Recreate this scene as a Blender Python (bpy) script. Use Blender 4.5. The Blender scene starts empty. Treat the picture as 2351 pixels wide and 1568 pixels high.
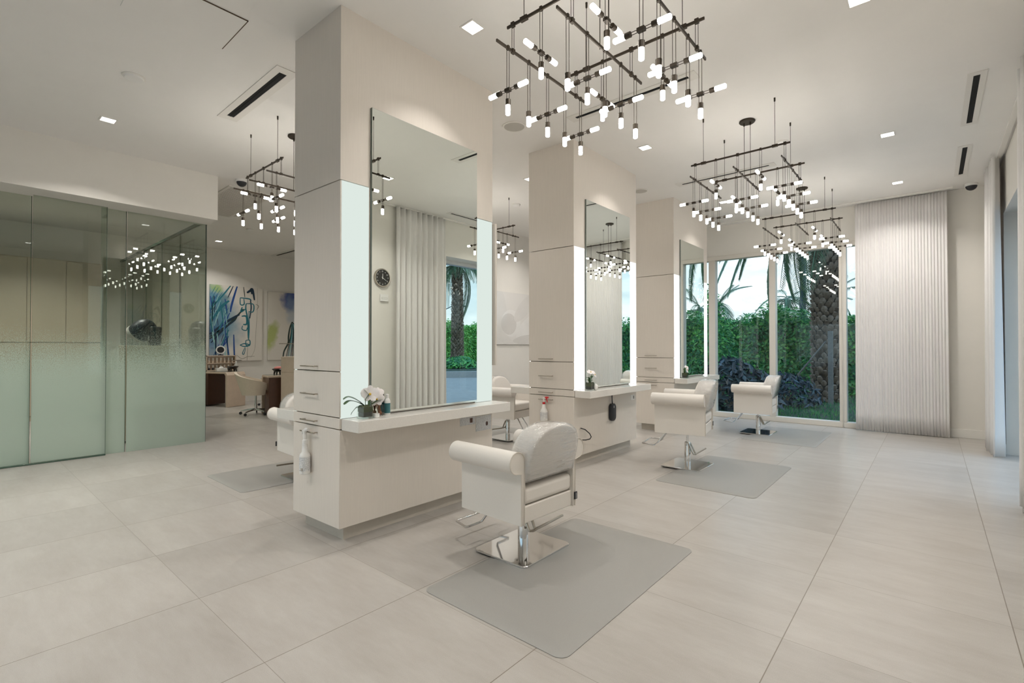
import bpy, math, random
from mathutils import Vector, Matrix
random.seed(7)
SC = bpy.context.scene
COL = SC.collection
PI = math.pi
ZC = 3.73

# ------------------------------------------------------------------ helpers
def lin(c):
    return tuple((x / 12.92 if x <= 0.04045 else ((x + 0.055) / 1.055) ** 2.4) for x in c)
def srgb(r, g, b):
    return lin((r / 255.0, g / 255.0, b / 255.0))

class MB:
    """collects shapes; build() links them as ONE mesh object"""
    def __init__(s):
        s.v = []; s.f = []; s.mi = []; s.cur = 0
    def add(s, vs, fs):
        o = len(s.v)
        s.v += [tuple(v) for v in vs]
        s.f += [tuple(i + o for i in f) for f in fs]
        s.mi += [s.cur] * len(fs)
        return s
    def box(s, x0, x1, y0, y1, z0, z1):
        vs = [(x0, y0, z0), (x1, y0, z0), (x1, y1, z0), (x0, y1, z0), (x0, y0, z1), (x1, y0, z1), (x1, y1, z1), (x0, y1, z1)]
        return s.add(vs, [(0, 3, 2, 1), (4, 5, 6, 7), (0, 1, 5, 4), (1, 2, 6, 5), (2, 3, 7, 6), (3, 0, 4, 7)])
    def hexa(s, p):  # 8 points: 4 bottom ccw, 4 top ccw
        return s.add(p, [(0, 3, 2, 1), (4, 5, 6, 7), (0, 1, 5, 4), (1, 2, 6, 5), (2, 3, 7, 6), (3, 0, 4, 7)])
    def cyl(s, p, q, r0, r1=None, n=12):
        r1 = r0 if r1 is None else r1
        p = Vector(p); q = Vector(q); d = (q - p).normalized()
        a = d.orthogonal().normalized(); b = d.cross(a)
        vs = []
        for c, r in ((p, r0), (q, r1)):
            for i in range(n):
                t = 2 * PI * i / n
                vs.append(c + a * (r * math.cos(t)) + b * (r * math.sin(t)))
        fs = [(i, (i + 1) % n, n + (i + 1) % n, n + i) for i in range(n)]
        fs += [tuple(range(n - 1, -1, -1)), tuple(range(n, 2 * n))]
        return s.add(vs, fs)
    def tube(s, pts, r, n=8, closed=False, rs=None):
        P = [Vector(p) for p in pts]; m = len(P)
        vs = []; prev = None
        for i in range(m):
            if closed: d = P[(i + 1) % m] - P[i - 1]
            else: d = P[min(i + 1, m - 1)] - P[max(i - 1, 0)]
            d.normalize()
            if prev is None: a = d.orthogonal().normalized()
            else:
                a = prev - d * prev.dot(d)
                a = a.normalized() if a.length > 1e-6 else d.orthogonal().normalized()
            prev = a; b = d.cross(a); rr = rs[i] if rs else r
            for k in range(n):
                t = 2 * PI * k / n
                vs.append(P[i] + a * (rr * math.cos(t)) + b * (rr * math.sin(t)))
        fs = []
        for i in range(m if closed else m - 1):
            j = (i + 1) % m
            for k in range(n):
                fs.append((i * n + k, i * n + (k + 1) % n, j * n + (k + 1) % n, j * n + k))
        if not closed:
            fs += [tuple(range(n - 1, -1, -1)), tuple(range((m - 1) * n, m * n))]
        return s.add(vs, fs)
    def lathe(s, prof, cx=0, cy=0, n=20):
        vs = []; m = len(prof)
        for r, z in prof:
            for k in range(n):
                t = 2 * PI * k / n
                vs.append((cx + r * math.cos(t), cy + r * math.sin(t), z))
        fs = []
        for i in range(m - 1):
            for k in range(n):
                fs.append((i * n + k, i * n + (k + 1) % n, (i + 1) * n + (k + 1) % n, (i + 1) * n + k))
        fs += [tuple(range(n - 1, -1, -1)), tuple(range((m - 1) * n, m * n))]
        return s.add(vs, fs)
    def loft(s, rings, cap=True):
        n = len(rings[0]); vs = [p for r in rings for p in r]; fs = []
        for i in range(len(rings) - 1):
            for k in range(n):
                fs.append((i * n + k, i * n + (k + 1) % n, (i + 1) * n + (k + 1) % n, (i + 1) * n + k))
        if cap:
            fs += [tuple(range(n - 1, -1, -1)), tuple(range((len(rings) - 1) * n, len(rings) * n))]
        return s.add(vs, fs)
    def quad(s, a, b, c, d):
        return s.add([a, b, c, d], [(0, 1, 2, 3)])
    def sphere(s, c, rx, ry=None, rz=None, n=12, m=8):
        ry = rx if ry is None else ry; rz = rx if rz is None else rz
        vs = []; fs = []
        for i in range(m + 1):
            th = PI * i / m
            for k in range(n):
                t = 2 * PI * k / n
                vs.append((c[0] + rx * math.sin(th) * math.cos(t), c[1] + ry * math.sin(th) * math.sin(t), c[2] + rz * math.cos(th)))
        for i in range(m):
            for k in range(n):
                fs.append((i * n + k, (i + 1) * n + k, (i + 1) * n + (k + 1) % n, i * n + (k + 1) % n))
        return s.add(vs, fs)
    def build(s, name, mats, parent=None, bevel=0, seg=2, smooth=True, ang=40, loc=None):
        me = bpy.data.meshes.new(name)
        me.from_pydata(s.v, [], s.f)
        mats = mats if isinstance(mats, (list, tuple)) else [mats]
        for m in mats: me.materials.append(m)
        if len(mats) > 1: me.polygons.foreach_set('material_index', s.mi)
        if smooth:
            me.polygons.foreach_set('use_smooth', [True] * len(me.polygons))
            me.set_sharp_from_angle(angle=math.radians(ang))
        me.update()
        o = bpy.data.objects.new(name, me); COL.objects.link(o)
        if parent is not None: o.parent = parent
        if loc: o.location = loc
        if bevel:
            b = o.modifiers.new('bevel', 'BEVEL'); b.width = bevel; b.segments = seg; b.limit_method = 'ANGLE'; b.angle_limit = math.radians(40)
            b.harden_normals = False
        return o

def tag(o, label, cat, group=None, kind=None):
    if label: o['label'] = label
    if cat: o['category'] = cat
    if group: o['group'] = group
    if kind: o['kind'] = kind
    return o
def thing(name, label, cat, loc=(0, 0, 0), rz=0, group=None, kind=None):
    o = bpy.data.objects.new(name, None); COL.objects.link(o)
    o.empty_display_size = 0.1
    o.location = loc; o.rotation_euler = (0, 0, rz)
    return tag(o, label, cat, group, kind)
def struct(o, label=None, cat=None):
    o['kind'] = 'structure'
    if label: o['label'] = label
    if cat: o['category'] = cat
    return o
def dup(root, loc, rz=0, label=None, group=None):
    def rec(o, par):
        c = o.copy(); COL.objects.link(c)
        if par is not None: c.parent = par
        for ch in KIDS.get(o.name, []): rec(ch, c)
        return c
    global KIDS
    KIDS = {}
    for o in COL.objects:
        if o.parent is not None: KIDS.setdefault(o.parent.name, []).append(o)
    r = rec(root, None); r.location = loc; r.rotation_euler = (0, 0, rz)
    if label: r['label'] = label
    if group: r['group'] = group
    return r

# ------------------------------------------------------------------ materials
def new_mat(name):
    m = bpy.data.materials.new(name); m.use_nodes = True
    nt = m.node_tree
    for n in list(nt.nodes): nt.nodes.remove(n)
    out = nt.nodes.new('ShaderNodeOutputMaterial')
    return m, nt, out
def nd(nt, t, **kw):
    n = nt.nodes.new(t)
    for k, v in kw.items():
        if k.startswith('i_'):
            key = k[2:]
            n.inputs[int(key) if key.isdigit() else key.replace('_', ' ')].default_value = v
        else: setattr(n, k, v)
    return n
def math_n(nt, op, a, b=None, c=None):
    n = nt.nodes.new('ShaderNodeMath'); n.operation = op
    for i, x in enumerate((a, b, c)):
        if x is None: continue
        if isinstance(x, (int, float)): n.inputs[i].default_value = x
        else: nt.links.new(x, n.inputs[i])
    return n.outputs[0]
def mixc(nt, fac, a, b, blend='MIX'):
    n = nt.nodes.new('ShaderNodeMix'); n.data_type = 'RGBA'; n.blend_type = blend
    for sock, x in ((n.inputs[0], fac), (n.inputs[6], a), (n.inputs[7], b)):
        if isinstance(x, (int, float)): sock.default_value = x
        elif isinstance(x, tuple): sock.default_value = (x + (1,))[:4]
        else: nt.links.new(x, sock)
    return n.outputs[2]
def noise(nt, vec, scale, detail=3, rough=0.5):
    n = nd(nt, 'ShaderNodeTexNoise'); n.inputs['Scale'].default_value = scale; n.inputs['Detail'].default_value = detail
    n.inputs['Roughness'].default_value = rough
    if vec is not None: nt.links.new(vec, n.inputs['Vector'])
    return n.outputs['Fac']
def mapping(nt, vec, scale=(1, 1, 1), rot=(0, 0, 0), loc=(0, 0, 0)):
    n = nd(nt, 'ShaderNodeMapping'); n.inputs['Scale'].default_value = scale; n.inputs['Rotation'].default_value = rot; n.inputs['Location'].default_value = loc
    nt.links.new(vec, n.inputs['Vector']); return n.outputs[0]
def ramp(nt, fac, stops):
    n = nd(nt, 'ShaderNodeValToRGB'); cr = n.color_ramp
    while len(cr.elements) > 1: cr.elements.remove(cr.elements[-1])
    cr.elements[0].position = stops[0][0]; cr.elements[0].color = (stops[0][1] + (1,))[:4]
    for p, c in stops[1:]:
        e = cr.elements.new(p); e.color = (c + (1,))[:4]
    nt.links.new(fac, n.inputs[0]); return n.outputs[0]
def bump(nt, h, strength, dist=0.01):
    b = nd(nt, 'ShaderNodeBump'); b.inputs['Strength'].default_value = strength; b.inputs['Distance'].default_value = dist
    nt.links.new(h, b.inputs['Height']); return b.outputs[0]

def mat(name, c, rough=0.5, metal=0.0, var=0.0, vscale=20, vstretch=(1, 1, 1), bmp=0, bscale=200, spec=0.5, coat=0, sheen=0, sub=0, trans=0):
    m, nt, out = new_mat(name)
    p = nd(nt, 'ShaderNodeBsdfPrincipled'); nt.links.new(p.outputs[0], out.inputs[0])
    p.inputs['Base Color'].default_value = c + (1,)
    p.inputs['Roughness'].default_value = rough; p.inputs['Metallic'].default_value = metal
    p.inputs['Specular IOR Level'].default_value = spec
    if coat: p.inputs['Coat Weight'].default_value = coat
    if trans: p.inputs['Transmission Weight'].default_value = trans
    tc = nd(nt, 'ShaderNodeTexCoord')
    if var:
        f = noise(nt, mapping(nt, tc.outputs['Object'], vstretch), vscale, 4, 0.6)
        lo = tuple(x * (1 - var) for x in c); hi = tuple(min(1, x * (1 + var)) for x in c)
        nt.links.new(ramp(nt, f, [(0.3, lo), (0.7, hi)]), p.inputs['Base Color'])
    if bmp:
        nt.links.new(bump(nt, noise(nt, tc.outputs['Object'], bscale, 2), bmp, 0.003), p.inputs['Normal'])
    return m
def emis(name, c, s):
    m, nt, out = new_mat(name)
    e = nd(nt, 'ShaderNodeEmission'); e.inputs[0].default_value = c + (1,); e.inputs[1].default_value = s
    nt.links.new(e.outputs[0], out.inputs[0]); return m
def thin_fresnel(nt, ior):
    fr = nd(nt, 'ShaderNodeFresnel'); g = nd(nt, 'ShaderNodeNewGeometry')
    i = math_n(nt, 'MULTIPLY_ADD', g.outputs['Backfacing'], 1.0 / ior - ior, ior)
    nt.links.new(i, fr.inputs[0]); return fr
def clear(name, tint, refl=0.0, rough=0.0, ior=1.5, haze=0.0, hazec=(0.9, 0.9, 0.9), wr=0, wscale=20):
    """thin clear sheet: tinted see-through plus Fresnel reflection"""
    m, nt, out = new_mat(name)
    t = nd(nt, 'ShaderNodeBsdfTransparent'); t.inputs[0].default_value = tint + (1,)
    g = nd(nt, 'ShaderNodeBsdfGlossy'); g.inputs['Roughness'].default_value = rough
    fr = thin_fresnel(nt, ior)
    base = t.outputs[0]
    if haze:
        d = nd(nt, 'ShaderNodeBsdfDiffuse'); d.inputs[0].default_value = hazec + (1,)
        mh = nd(nt, 'ShaderNodeMixShader'); mh.inputs[0].default_value = haze
        nt.links.new(base, mh.inputs[1]); nt.links.new(d.outputs[0], mh.inputs[2]); base = mh.outputs[0]
    if wr:
        tc = nd(nt, 'ShaderNodeTexCoord')
        b = bump(nt, noise(nt, mapping(nt, tc.outputs['Object'], (1, 0.35, 3.2), (0.25, 0.1, 0.2)), wscale, 4, 0.6), wr, 0.05)
        nt.links.new(b, g.inputs['Normal']); nt.links.new(b, fr.inputs['Normal'])
    f = math_n(nt, 'ADD', fr.outputs[0], refl)
    mx = nd(nt, 'ShaderNodeMixShader')
    nt.links.new(f, mx.inputs[0]); nt.links.new(base, mx.inputs[1]); nt.links.new(g.outputs[0], mx.inputs[2])
    nt.links.new(mx.outputs[0], out.inputs[0]); return m

def floor_mat():
    m, nt, out = new_mat('floor_tile')
    p = nd(nt, 'ShaderNodeBsdfPrincipled'); nt.links.new(p.outputs[0], out.inputs[0])
    geo = nd(nt, 'ShaderNodeNewGeometry'); sep = nd(nt, 'ShaderNodeSeparateXYZ'); nt.links.new(geo.outputs['Position'], sep.inputs[0])
    T = 0.8235
    ux = math_n(nt, 'DIVIDE', math_n(nt, 'ADD', sep.outputs[0], 1.362 + 20 * T), T)
    uy = math_n(nt, 'DIVIDE', math_n(nt, 'ADD', sep.outputs[1], 20 * T - 0.911), T)
    fx = math_n(nt, 'FRACT', ux); fy = math_n(nt, 'FRACT', uy)
    dx = math_n(nt, 'MULTIPLY', math_n(nt, 'MINIMUM', fx, math_n(nt, 'SUBTRACT', 1.0, fx)), T)
    dy = math_n(nt, 'MULTIPLY', math_n(nt, 'MINIMUM', fy, math_n(nt, 'SUBTRACT', 1.0, fy)), T)
    gx = math_n(nt, 'LESS_THAN', dx, 0.0022); gy = math_n(nt, 'LESS_THAN', dy, 0.0014)
    grout = math_n(nt, 'MAXIMUM', gx, math_n(nt, 'MULTIPLY', gy, 0.75))
    cid = nd(nt, 'ShaderNodeCombineXYZ')
    nt.links.new(math_n(nt, 'FLOOR', ux), cid.inputs[0]); nt.links.new(math_n(nt, 'FLOOR', uy), cid.inputs[1])
    wn = nd(nt, 'ShaderNodeTexWhiteNoise'); nt.links.new(cid.outputs[0], wn.inputs['Vector'])
    off = nd(nt, 'ShaderNodeVectorMath', operation='SCALE'); nt.links.new(wn.outputs['Color'], off.inputs[0]); off.inputs[3].default_value = 30
    pos = nd(nt, 'ShaderNodeVectorMath', operation='ADD'); nt.links.new(geo.outputs['Position'], pos.inputs[0]); nt.links.new(off.outputs[0], pos.inputs[1])
    n1 = noise(nt, mapping(nt, pos.outputs[0], (1.2, 3.5, 1)), 1.6, 6, 0.62)
    n2 = noise(nt, mapping(nt, pos.outputs[0], (1, 4, 1)), 9, 4, 0.6)
    sp = noise(nt, geo.outputs['Position'], 330, 2, 0.7)
    c = ramp(nt, n1, [(0.28, srgb(164, 159, 153)), (0.5, srgb(175, 171, 166)), (0.74, srgb(186, 183, 178))])
    c = mixc(nt, 0.22, c, ramp(nt, n2, [(0.3, srgb(170, 161, 150)), (0.7, srgb(196, 190, 182))]))
    c = mixc(nt, 0.13, c, ramp(nt, sp, [(0.35, srgb(150, 138, 122)), (0.65, srgb(235, 228, 218))]))
    tv = math_n(nt, 'MULTIPLY_ADD', wn.outputs['Value'], 0.10, -0.05)
    hsv = nd(nt, 'ShaderNodeHueSaturation'); nt.links.new(c, hsv.inputs['Color']); nt.links.new(math_n(nt, 'ADD', tv, 1.0), hsv.inputs['Value'])
    c = mixc(nt, math_n(nt, 'MULTIPLY', grout, 0.85), hsv.outputs[0], srgb(118, 106, 92))
    nt.links.new(c, p.inputs['Base Color'])
    p.inputs['Roughness'].default_value = 0.30
    p.inputs['Specular IOR Level'].default_value = 0.5
    nt.links.new(bump(nt, math_n(nt, 'MULTIPLY_ADD', grout, -0.6, math_n(nt, 'MULTIPLY', sp, 0.05)), 0.12, 0.002), p.inputs['Normal'])
    return m

def frost_glass(name, tint):
    """partition glass: clear and green above, etched dots thickening into full frosting towards the floor"""
    m, nt, out = new_mat(name)
    geo = nd(nt, 'ShaderNodeNewGeometry'); sep = nd(nt, 'ShaderNodeSeparateXYZ'); nt.links.new(geo.outputs['Position'], sep.inputs[0])
    t = nd(nt, 'ShaderNodeBsdfTransparent'); t.inputs[0].default_value = tint + (1,)
    g = nd(nt, 'ShaderNodeBsdfGlossy'); g.inputs['Roughness'].default_value = 0.0
    fr = thin_fresnel(nt, 1.5)
    mr = nd(nt, 'ShaderNodeMapRange'); mr.inputs['From Min'].default_value = 1.66; mr.inputs['From Max'].default_value = 0.75
    nt.links.new(sep.outputs[2], mr.inputs['Value'])
    dots = noise(nt, geo.outputs['Position'], 190, 1, 0.5)
    cover = math_n(nt, 'GREATER_THAN', math_n(nt, 'MULTIPLY', mr.outputs[0], 1.05), math_n(nt, 'MULTIPLY_ADD', dots, 2.0, -0.5))
    d = nd(nt, 'ShaderNodeBsdfDiffuse'); d.inputs[0].default_value = srgb(206, 220, 208) + (1,)
    tl = nd(nt, 'ShaderNodeBsdfTranslucent'); tl.inputs[0].default_value = srgb(200, 220, 206) + (1,)
    m1 = nd(nt, 'ShaderNodeMixShader'); m1.inputs[0].default_value = 0.45
    nt.links.new(d.outputs[0], m1.inputs[1]); nt.links.new(tl.outputs[0], m1.inputs[2])
    m2 = nd(nt, 'ShaderNodeMixShader'); nt.links.new(math_n(nt, 'MULTIPLY', cover, 0.86), m2.inputs[0])
    nt.links.new(t.outputs[0], m2.inputs[1]); nt.links.new(m1.outputs[0], m2.inputs[2])
    mx = nd(nt, 'ShaderNodeMixShader')
    nt.links.new(math_n(nt, 'MULTIPLY_ADD', fr.outputs[0], 1.6, 0.0), mx.inputs[0]); nt.links.new(m2.outputs[0], mx.inputs[1]); nt.links.new(g.outputs[0], mx.inputs[2])
    nt.links.new(mx.outputs[0], out.inputs[0]); return m

def fabric(name, c, transl=0.35):
    m, nt, out = new_mat(name)
    d = nd(nt, 'ShaderNodeBsdfDiffuse'); d.inputs[0].default_value = c + (1,)
    t = nd(nt, 'ShaderNodeBsdfTranslucent'); t.inputs[0].default_value = c + (1,)
    tc = nd(nt, 'ShaderNodeTexCoord')
    nt.links.new(bump(nt, noise(nt, tc.outputs['Object'], 300, 2), 0.15, 0.002), d.inputs['Normal'])
    x = nd(nt, 'ShaderNodeMixShader'); x.inputs[0].default_value = transl
    nt.links.new(d.outputs[0], x.inputs[1]); nt.links.new(t.outputs[0], x.inputs[2]); nt.links.new(x.outputs[0], out.inputs[0])
    return m
def leafmat(name, stops, scale=1.5, rough=0.45):
    m, nt, out = new_mat(name)
    p = nd(nt, 'ShaderNodeBsdfPrincipled'); p.inputs['Roughness'].default_value = rough
    geo = nd(nt, 'ShaderNodeNewGeometry')
    f = noise(nt, geo.outputs['Position'], scale, 6, 0.75)
    rnd = math_n(nt, 'MULTIPLY_ADD', geo.outputs['Random Per Island'], 0.5, math_n(nt, 'MULTIPLY_ADD', f, 1.1, -0.3))
    nt.links.new(ramp(nt, rnd, stops), p.inputs['Base Color'])
    t = nd(nt, 'ShaderNodeBsdfTranslucent'); nt.links.new(ramp(nt, rnd, stops), t.inputs[0])
    x = nd(nt, 'ShaderNodeMixShader'); x.inputs[0].default_value = 0.25
    nt.links.new(p.outputs[0], x.inputs[1]); nt.links.new(t.outputs[0], x.inputs[2]); nt.links.new(x.outputs[0], out.inputs[0])
    return m
def label_mat(name, axis=2, freq=140.0, ink=(0.25, 0.25, 0.27), bg=(0.8, 0.8, 0.79)):
    """rows of small grey print"""
    m, nt, out = new_mat(name)
    p = nd(nt, 'ShaderNodeBsdfPrincipled'); p.inputs['Roughness'].default_value = 0.45; nt.links.new(p.outputs[0], out.inputs[0])
    tc = nd(nt, 'ShaderNodeTexCoord'); sep = nd(nt, 'ShaderNodeSeparateXYZ'); nt.links.new(tc.outputs['Object'], sep.inputs[0])
    fz = math_n(nt, 'FRACT', math_n(nt, 'MULTIPLY', sep.outputs[axis], freq))
    row = math_n(nt, 'LESS_THAN', fz, 0.45)
    n = noise(nt, mapping(nt, tc.outputs['Object'], (1, 1, 0.3) if axis == 2 else (1, 1, 1)), 260, 2)
    on = math_n(nt, 'MULTIPLY', row, math_n(nt, 'GREATER_THAN', n, 0.46))
    nt.links.new(mixc(nt, math_n(nt, 'MULTIPLY', on, 0.8), bg, ink), p.inputs['Base Color'])
    return m

M = {}
M['floor'] = floor_mat()
M['ceil'] = mat('ceiling_paint', srgb(236, 233, 228), 0.8, var=0.01, vscale=3, bmp=0.05, bscale=120)
M['wall'] = mat('wall_paint', srgb(232, 228, 220), 0.75, var=0.012, vscale=3, bmp=0.08, bscale=140)
M['wallw'] = mat('wall_paint_white', srgb(226, 222, 215), 0.75, var=0.01, vscale=3)
M['trim'] = mat('white_trim_paint', srgb(232, 229, 222), 0.4, var=0.01)
M['lam'] = mat('linen_laminate', srgb(224, 216, 206), 0.38, var=0.02, vscale=90, vstretch=(1, 1, 0.05), bmp=0.04, bscale=400)
M['lamedge'] = mat('laminate_edge', srgb(222, 214, 202), 0.4, var=0.02)
M['gap'] = mat('dark_shadow_gap', srgb(88, 72, 54), 0.8, var=0.05)
M['toe'] = mat('toe_kick', srgb(206, 198, 186), 0.45, var=0.02)
M['quartz'] = mat('white_quartz', srgb(228, 224, 217), 0.16, var=0.04, vscale=150)
M['chrome'] = mat('chrome', srgb(225, 225, 225), 0.07, 1.0, var=0.01)
M['steel'] = mat('brushed_nickel', srgb(176, 168, 156), 0.32, 1.0, var=0.05)
M['mirror'] = mat('mirror_silver', srgb(240, 245, 240), 0.0, 1.0)
M['mirroredge'] = mat('mirror_edge', srgb(112, 120, 114), 0.3, 0.3, var=0.05)
M['bronze'] = mat('dark_bronze', srgb(54, 45, 34), 0.45, 0.4, var=0.08)
M['cord'] = mat('dark_cord', srgb(52, 46, 38), 0.6, var=0.05)
M['bulb'] = emis('warm_bulb', (1.0, 0.945, 0.865), 33.0)
M['down'] = emis('downlight_lens', (1.0, 0.97, 0.92), 6.0)
M['panel1'] = emis('light_panel_soft', srgb(223, 234, 227), 0.91)
M['panel2'] = emis('light_panel_bright', (1.0, 1.0, 0.99), 1.5)
M['vinyl'] = mat('cream_vinyl', srgb(231, 225, 217), 0.48, var=0.02, vscale=200, bmp=0.12, bscale=500)
M['piping'] = mat('cream_piping', srgb(214, 206, 195), 0.5, var=0.02)
M['film'] = clear('clear_plastic_film', (0.97, 0.97, 0.97), 0.14, 0.04, 1.5, 0.14, (0.95, 0.95, 0.95), 0.9, 6)
M['black'] = mat('black_plastic', srgb(38, 38, 42), 0.45, var=0.05)
M['tagw'] = mat('tag_print', srgb(190, 190, 190), 0.5)
M['mat'] = mat('grey_rubber_mat', srgb(156, 154, 149), 0.34, var=0.04, vscale=400, bmp=0.35, bscale=330)
M['curtain'] = fabric('curtain_white', srgb(250, 247, 244), 0.16)
M['glass'] = clear('window_glass', (0.95, 0.985, 0.985), 0.0, 0.0, 1.36)
M['frame'] = mat('white_window_frame', srgb(226, 220, 210), 0.4, var=0.01)
M['bframe'] = mat('grey_door_frame', srgb(196, 198, 200), 0.4, 0.2, var=0.02)
M['frost'] = frost_glass('partition_glass', (0.84, 0.885, 0.845))
M['frost2'] = frost_glass('return_glass', (0.84, 0.87, 0.83))
M['gedge'] = mat('glass_edge', srgb(70, 92, 78), 0.2, var=0.05)
M['ventb'] = mat('vent_black', srgb(10, 10, 10), 0.9, var=0.02)
M['ventw'] = mat('vent_trim', srgb(226, 222, 215), 0.6, var=0.01)
M['grille'] = mat('speaker_grille', srgb(190, 186, 178), 0.7, var=0.06, vscale=500)
M['white'] = mat('white_plastic', srgb(236, 234, 230), 0.35, var=0.01)
M['red'] = mat('red_plastic', srgb(200, 30, 34), 0.4, var=0.03)
M['teal'] = mat('teal_label', srgb(58, 112, 118), 0.4, var=0.05)
M['label'] = label_mat('printed_label')
M['card'] = label_mat('licence_card', 2, 95.0, (0.3, 0.31, 0.34), (0.72, 0.72, 0.72))
M['leaf'] = mat('orchid_leaf', srgb(62, 88, 52), 0.35, var=0.2, vscale=30)
M['petal'] = mat('orchid_petal', srgb(240, 234, 232), 0.6, var=0.02, vscale=30)
M['yellow'] = mat('orchid_throat', srgb(214, 178, 60), 0.6, var=0.1)
M['soil'] = mat('dark_pebbles', srgb(34, 34, 28), 0.4, var=0.4, vscale=120, bmp=0.6, bscale=150)
M['moss'] = mat('moss', srgb(58, 66, 36), 0.8, var=0.3, vscale=80, bmp=0.5, bscale=120)
M['vase'] = clear('vase_glass', (0.97, 0.985, 0.975), 0.0, 0.0, 1.45)
M['twig'] = mat('brown_twig', srgb(132, 84, 54), 0.7, var=0.2)
M['tan'] = mat('nail_table_tan', srgb(206, 187, 168), 0.25, var=0.05, vscale=8)
M['tanchair'] = mat('nail_chair_fabric', srgb(214, 200, 182), 0.6, var=0.03)
M['brown'] = mat('dark_brown', srgb(78, 46, 28), 0.4, var=0.1)
M['bowl'] = mat('black_bowl', srgb(34, 28, 24), 0.3, var=0.05)
M['pink'] = mat('pink_towel', srgb(206, 130, 122), 0.8, var=0.05)
M['cabin'] = mat('treatment_room_cabinet', srgb(186, 172, 150), 0.5, var=0.03, vscale=5, vstretch=(1, 1, 0.2))
M['clockface'] = mat('clock_face', srgb(28, 26, 22), 0.5, var=0.03)
M['trunk'] = leafmat('palm_trunk', [(0.05, srgb(70, 58, 46)), (0.5, srgb(122, 106, 90)), (0.95, srgb(168, 156, 142))], 6.0, 0.9)
M['trunkdark'] = mat('palm_trunk_fibre', srgb(58, 50, 42), 0.95, var=0.3, vscale=30)
M['frond'] = leafmat('palm_frond', [(0.1, srgb(34, 66, 52)), (0.5, srgb(64, 104, 74)), (0.9, srgb(106, 146, 100))], 1.0)
M['hedge'] = leafmat('hedge_leaf', [(0.05, srgb(14, 62, 48)), (0.45, srgb(44, 128, 74)), (0.95, srgb(126, 206, 90))], 1.3)
M['hedge2'] = leafmat('bright_hedge_leaf', [(0.05, srgb(40, 96, 40)), (0.45, srgb(80, 160, 64)), (0.95, srgb(150, 206, 96))], 0.8)
M['shrub'] = leafmat('dark_shrub_leaf', [(0.05, srgb(6, 20, 30)), (0.5, srgb(16, 42, 56)), (0.95, srgb(58, 98, 108))], 2.0, 0.3)
M['lawn'] = mat('lawn_grass', srgb(34, 50, 38), 0.95, var=0.55, vscale=7, bmp=0.9, bscale=60)
M['paver'] = mat('driveway_paver', srgb(122, 122, 120), 0.9, var=0.12, vscale=6)
M['curb'] = mat('kerb_concrete', srgb(150, 150, 148), 0.8, var=0.08)
M['pole'] = mat('pole_paint', srgb(44, 62, 78), 0.5, var=0.05)
M['timber'] = mat('grey_timber', srgb(104, 104, 100), 0.8, var=0.2, vscale=20)

# ------------------------------------------------------------------ setting
X_R = 0.70; Y_B = 9.97
struct(MB().box(-13.6, 1.4, -3.2, 10.3, -0.12, 0.0).build('floor', M['floor'], smooth=False), 'pale beige square stone floor tiles', 'floor')
struct(MB().box(-13.6, 1.4, -3.2, 10.3, ZC, ZC + 0.12).build('ceiling', M['ceil'], smooth=False), 'flat off-white painted ceiling', 'ceiling')
# back wall with the long window opening X -4.6..-0.55, z 0.02..3.15
b = MB()
b.box(-6.75, X_R + .45, Y_B - 0.03, Y_B + 0.22, 3.14, ZC)
b.box(-0.45, X_R + .45, Y_B - 0.03, Y_B + 0.22, 0, 3.14)
b.box(-6.75, -4.6, Y_B - 0.03, Y_B + 0.22, 0, 3.14)
struct(b.build('wall_back', M['wall'], smooth=False), 'cream back wall around the garden window', 'wall')
b = MB()
b.box(X_R, X_R + 0.45, -3.2, 6.08, 0, ZC); b.box(X_R, X_R + 0.45, 8.75, 10.2, 0, ZC); b.box(X_R, X_R + 0.45, 6.08, 8.75, 3.05, ZC)
struct(b.build('wall_right', M['wall'], smooth=False), 'cream right wall with the curtained door opening', 'wall')
b = MB(); b.box(-13.6, -7.6, -3.4, -3.2, 0, ZC); b.box(-7.6, X_R + .45, -3.4, -3.2, 2.3, ZC); b.box(X_R - .25, X_R + .45, -3.4, -3.2, 0, 3.3)
struct(b.build('wall_front', M['wall'], smooth=False), 'cream wall behind the camera around the added fill window', 'wall')
w = thing('window_fill', 'added window behind the camera bringing in fill daylight', 'window', (0, 0, 0), kind='structure')  # invented opening: lets sky light in to fill the camera-facing sides
for i in range(6): MB().box(-7.6 + i * 1.62, -7.52 + i * 1.62, -3.36, -3.24, 0, 2.3).build('mullion', M['frame'], w, smooth=False)
for i in range(5): MB().box(-7.52 + i * 1.62, -7.6 + (i + 1) * 1.62, -3.303, -3.297, 0.0, 2.3).build('pane', M['glass'], w, smooth=False)
struct(MB().box(-13.3, -13.1, -3.2, 6.6, 0, ZC).build('wall_left', M['wall'], smooth=False), 'pale far left wall carrying two abstract paintings', 'wall')
b = MB(); b.box(-6.83, -6.63, 6.4, 10.1, 0, ZC); b.box(-13.2, -6.63, 6.4, 6.6, 0, ZC)
struct(b.build('wall_inner', M['wallw'], smooth=False), 'white wall carrying the pale flower picture', 'wall')
# lowered wall above the glass room, open underneath
b = MB(); b.box(-8.0, -7.52, -3.2, 2.47, 3.12, ZC)
struct(b.build('wall_bulkhead', M['wall'], smooth=False), 'beige bulkhead wall above the green glass partition', 'wall')
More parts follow.
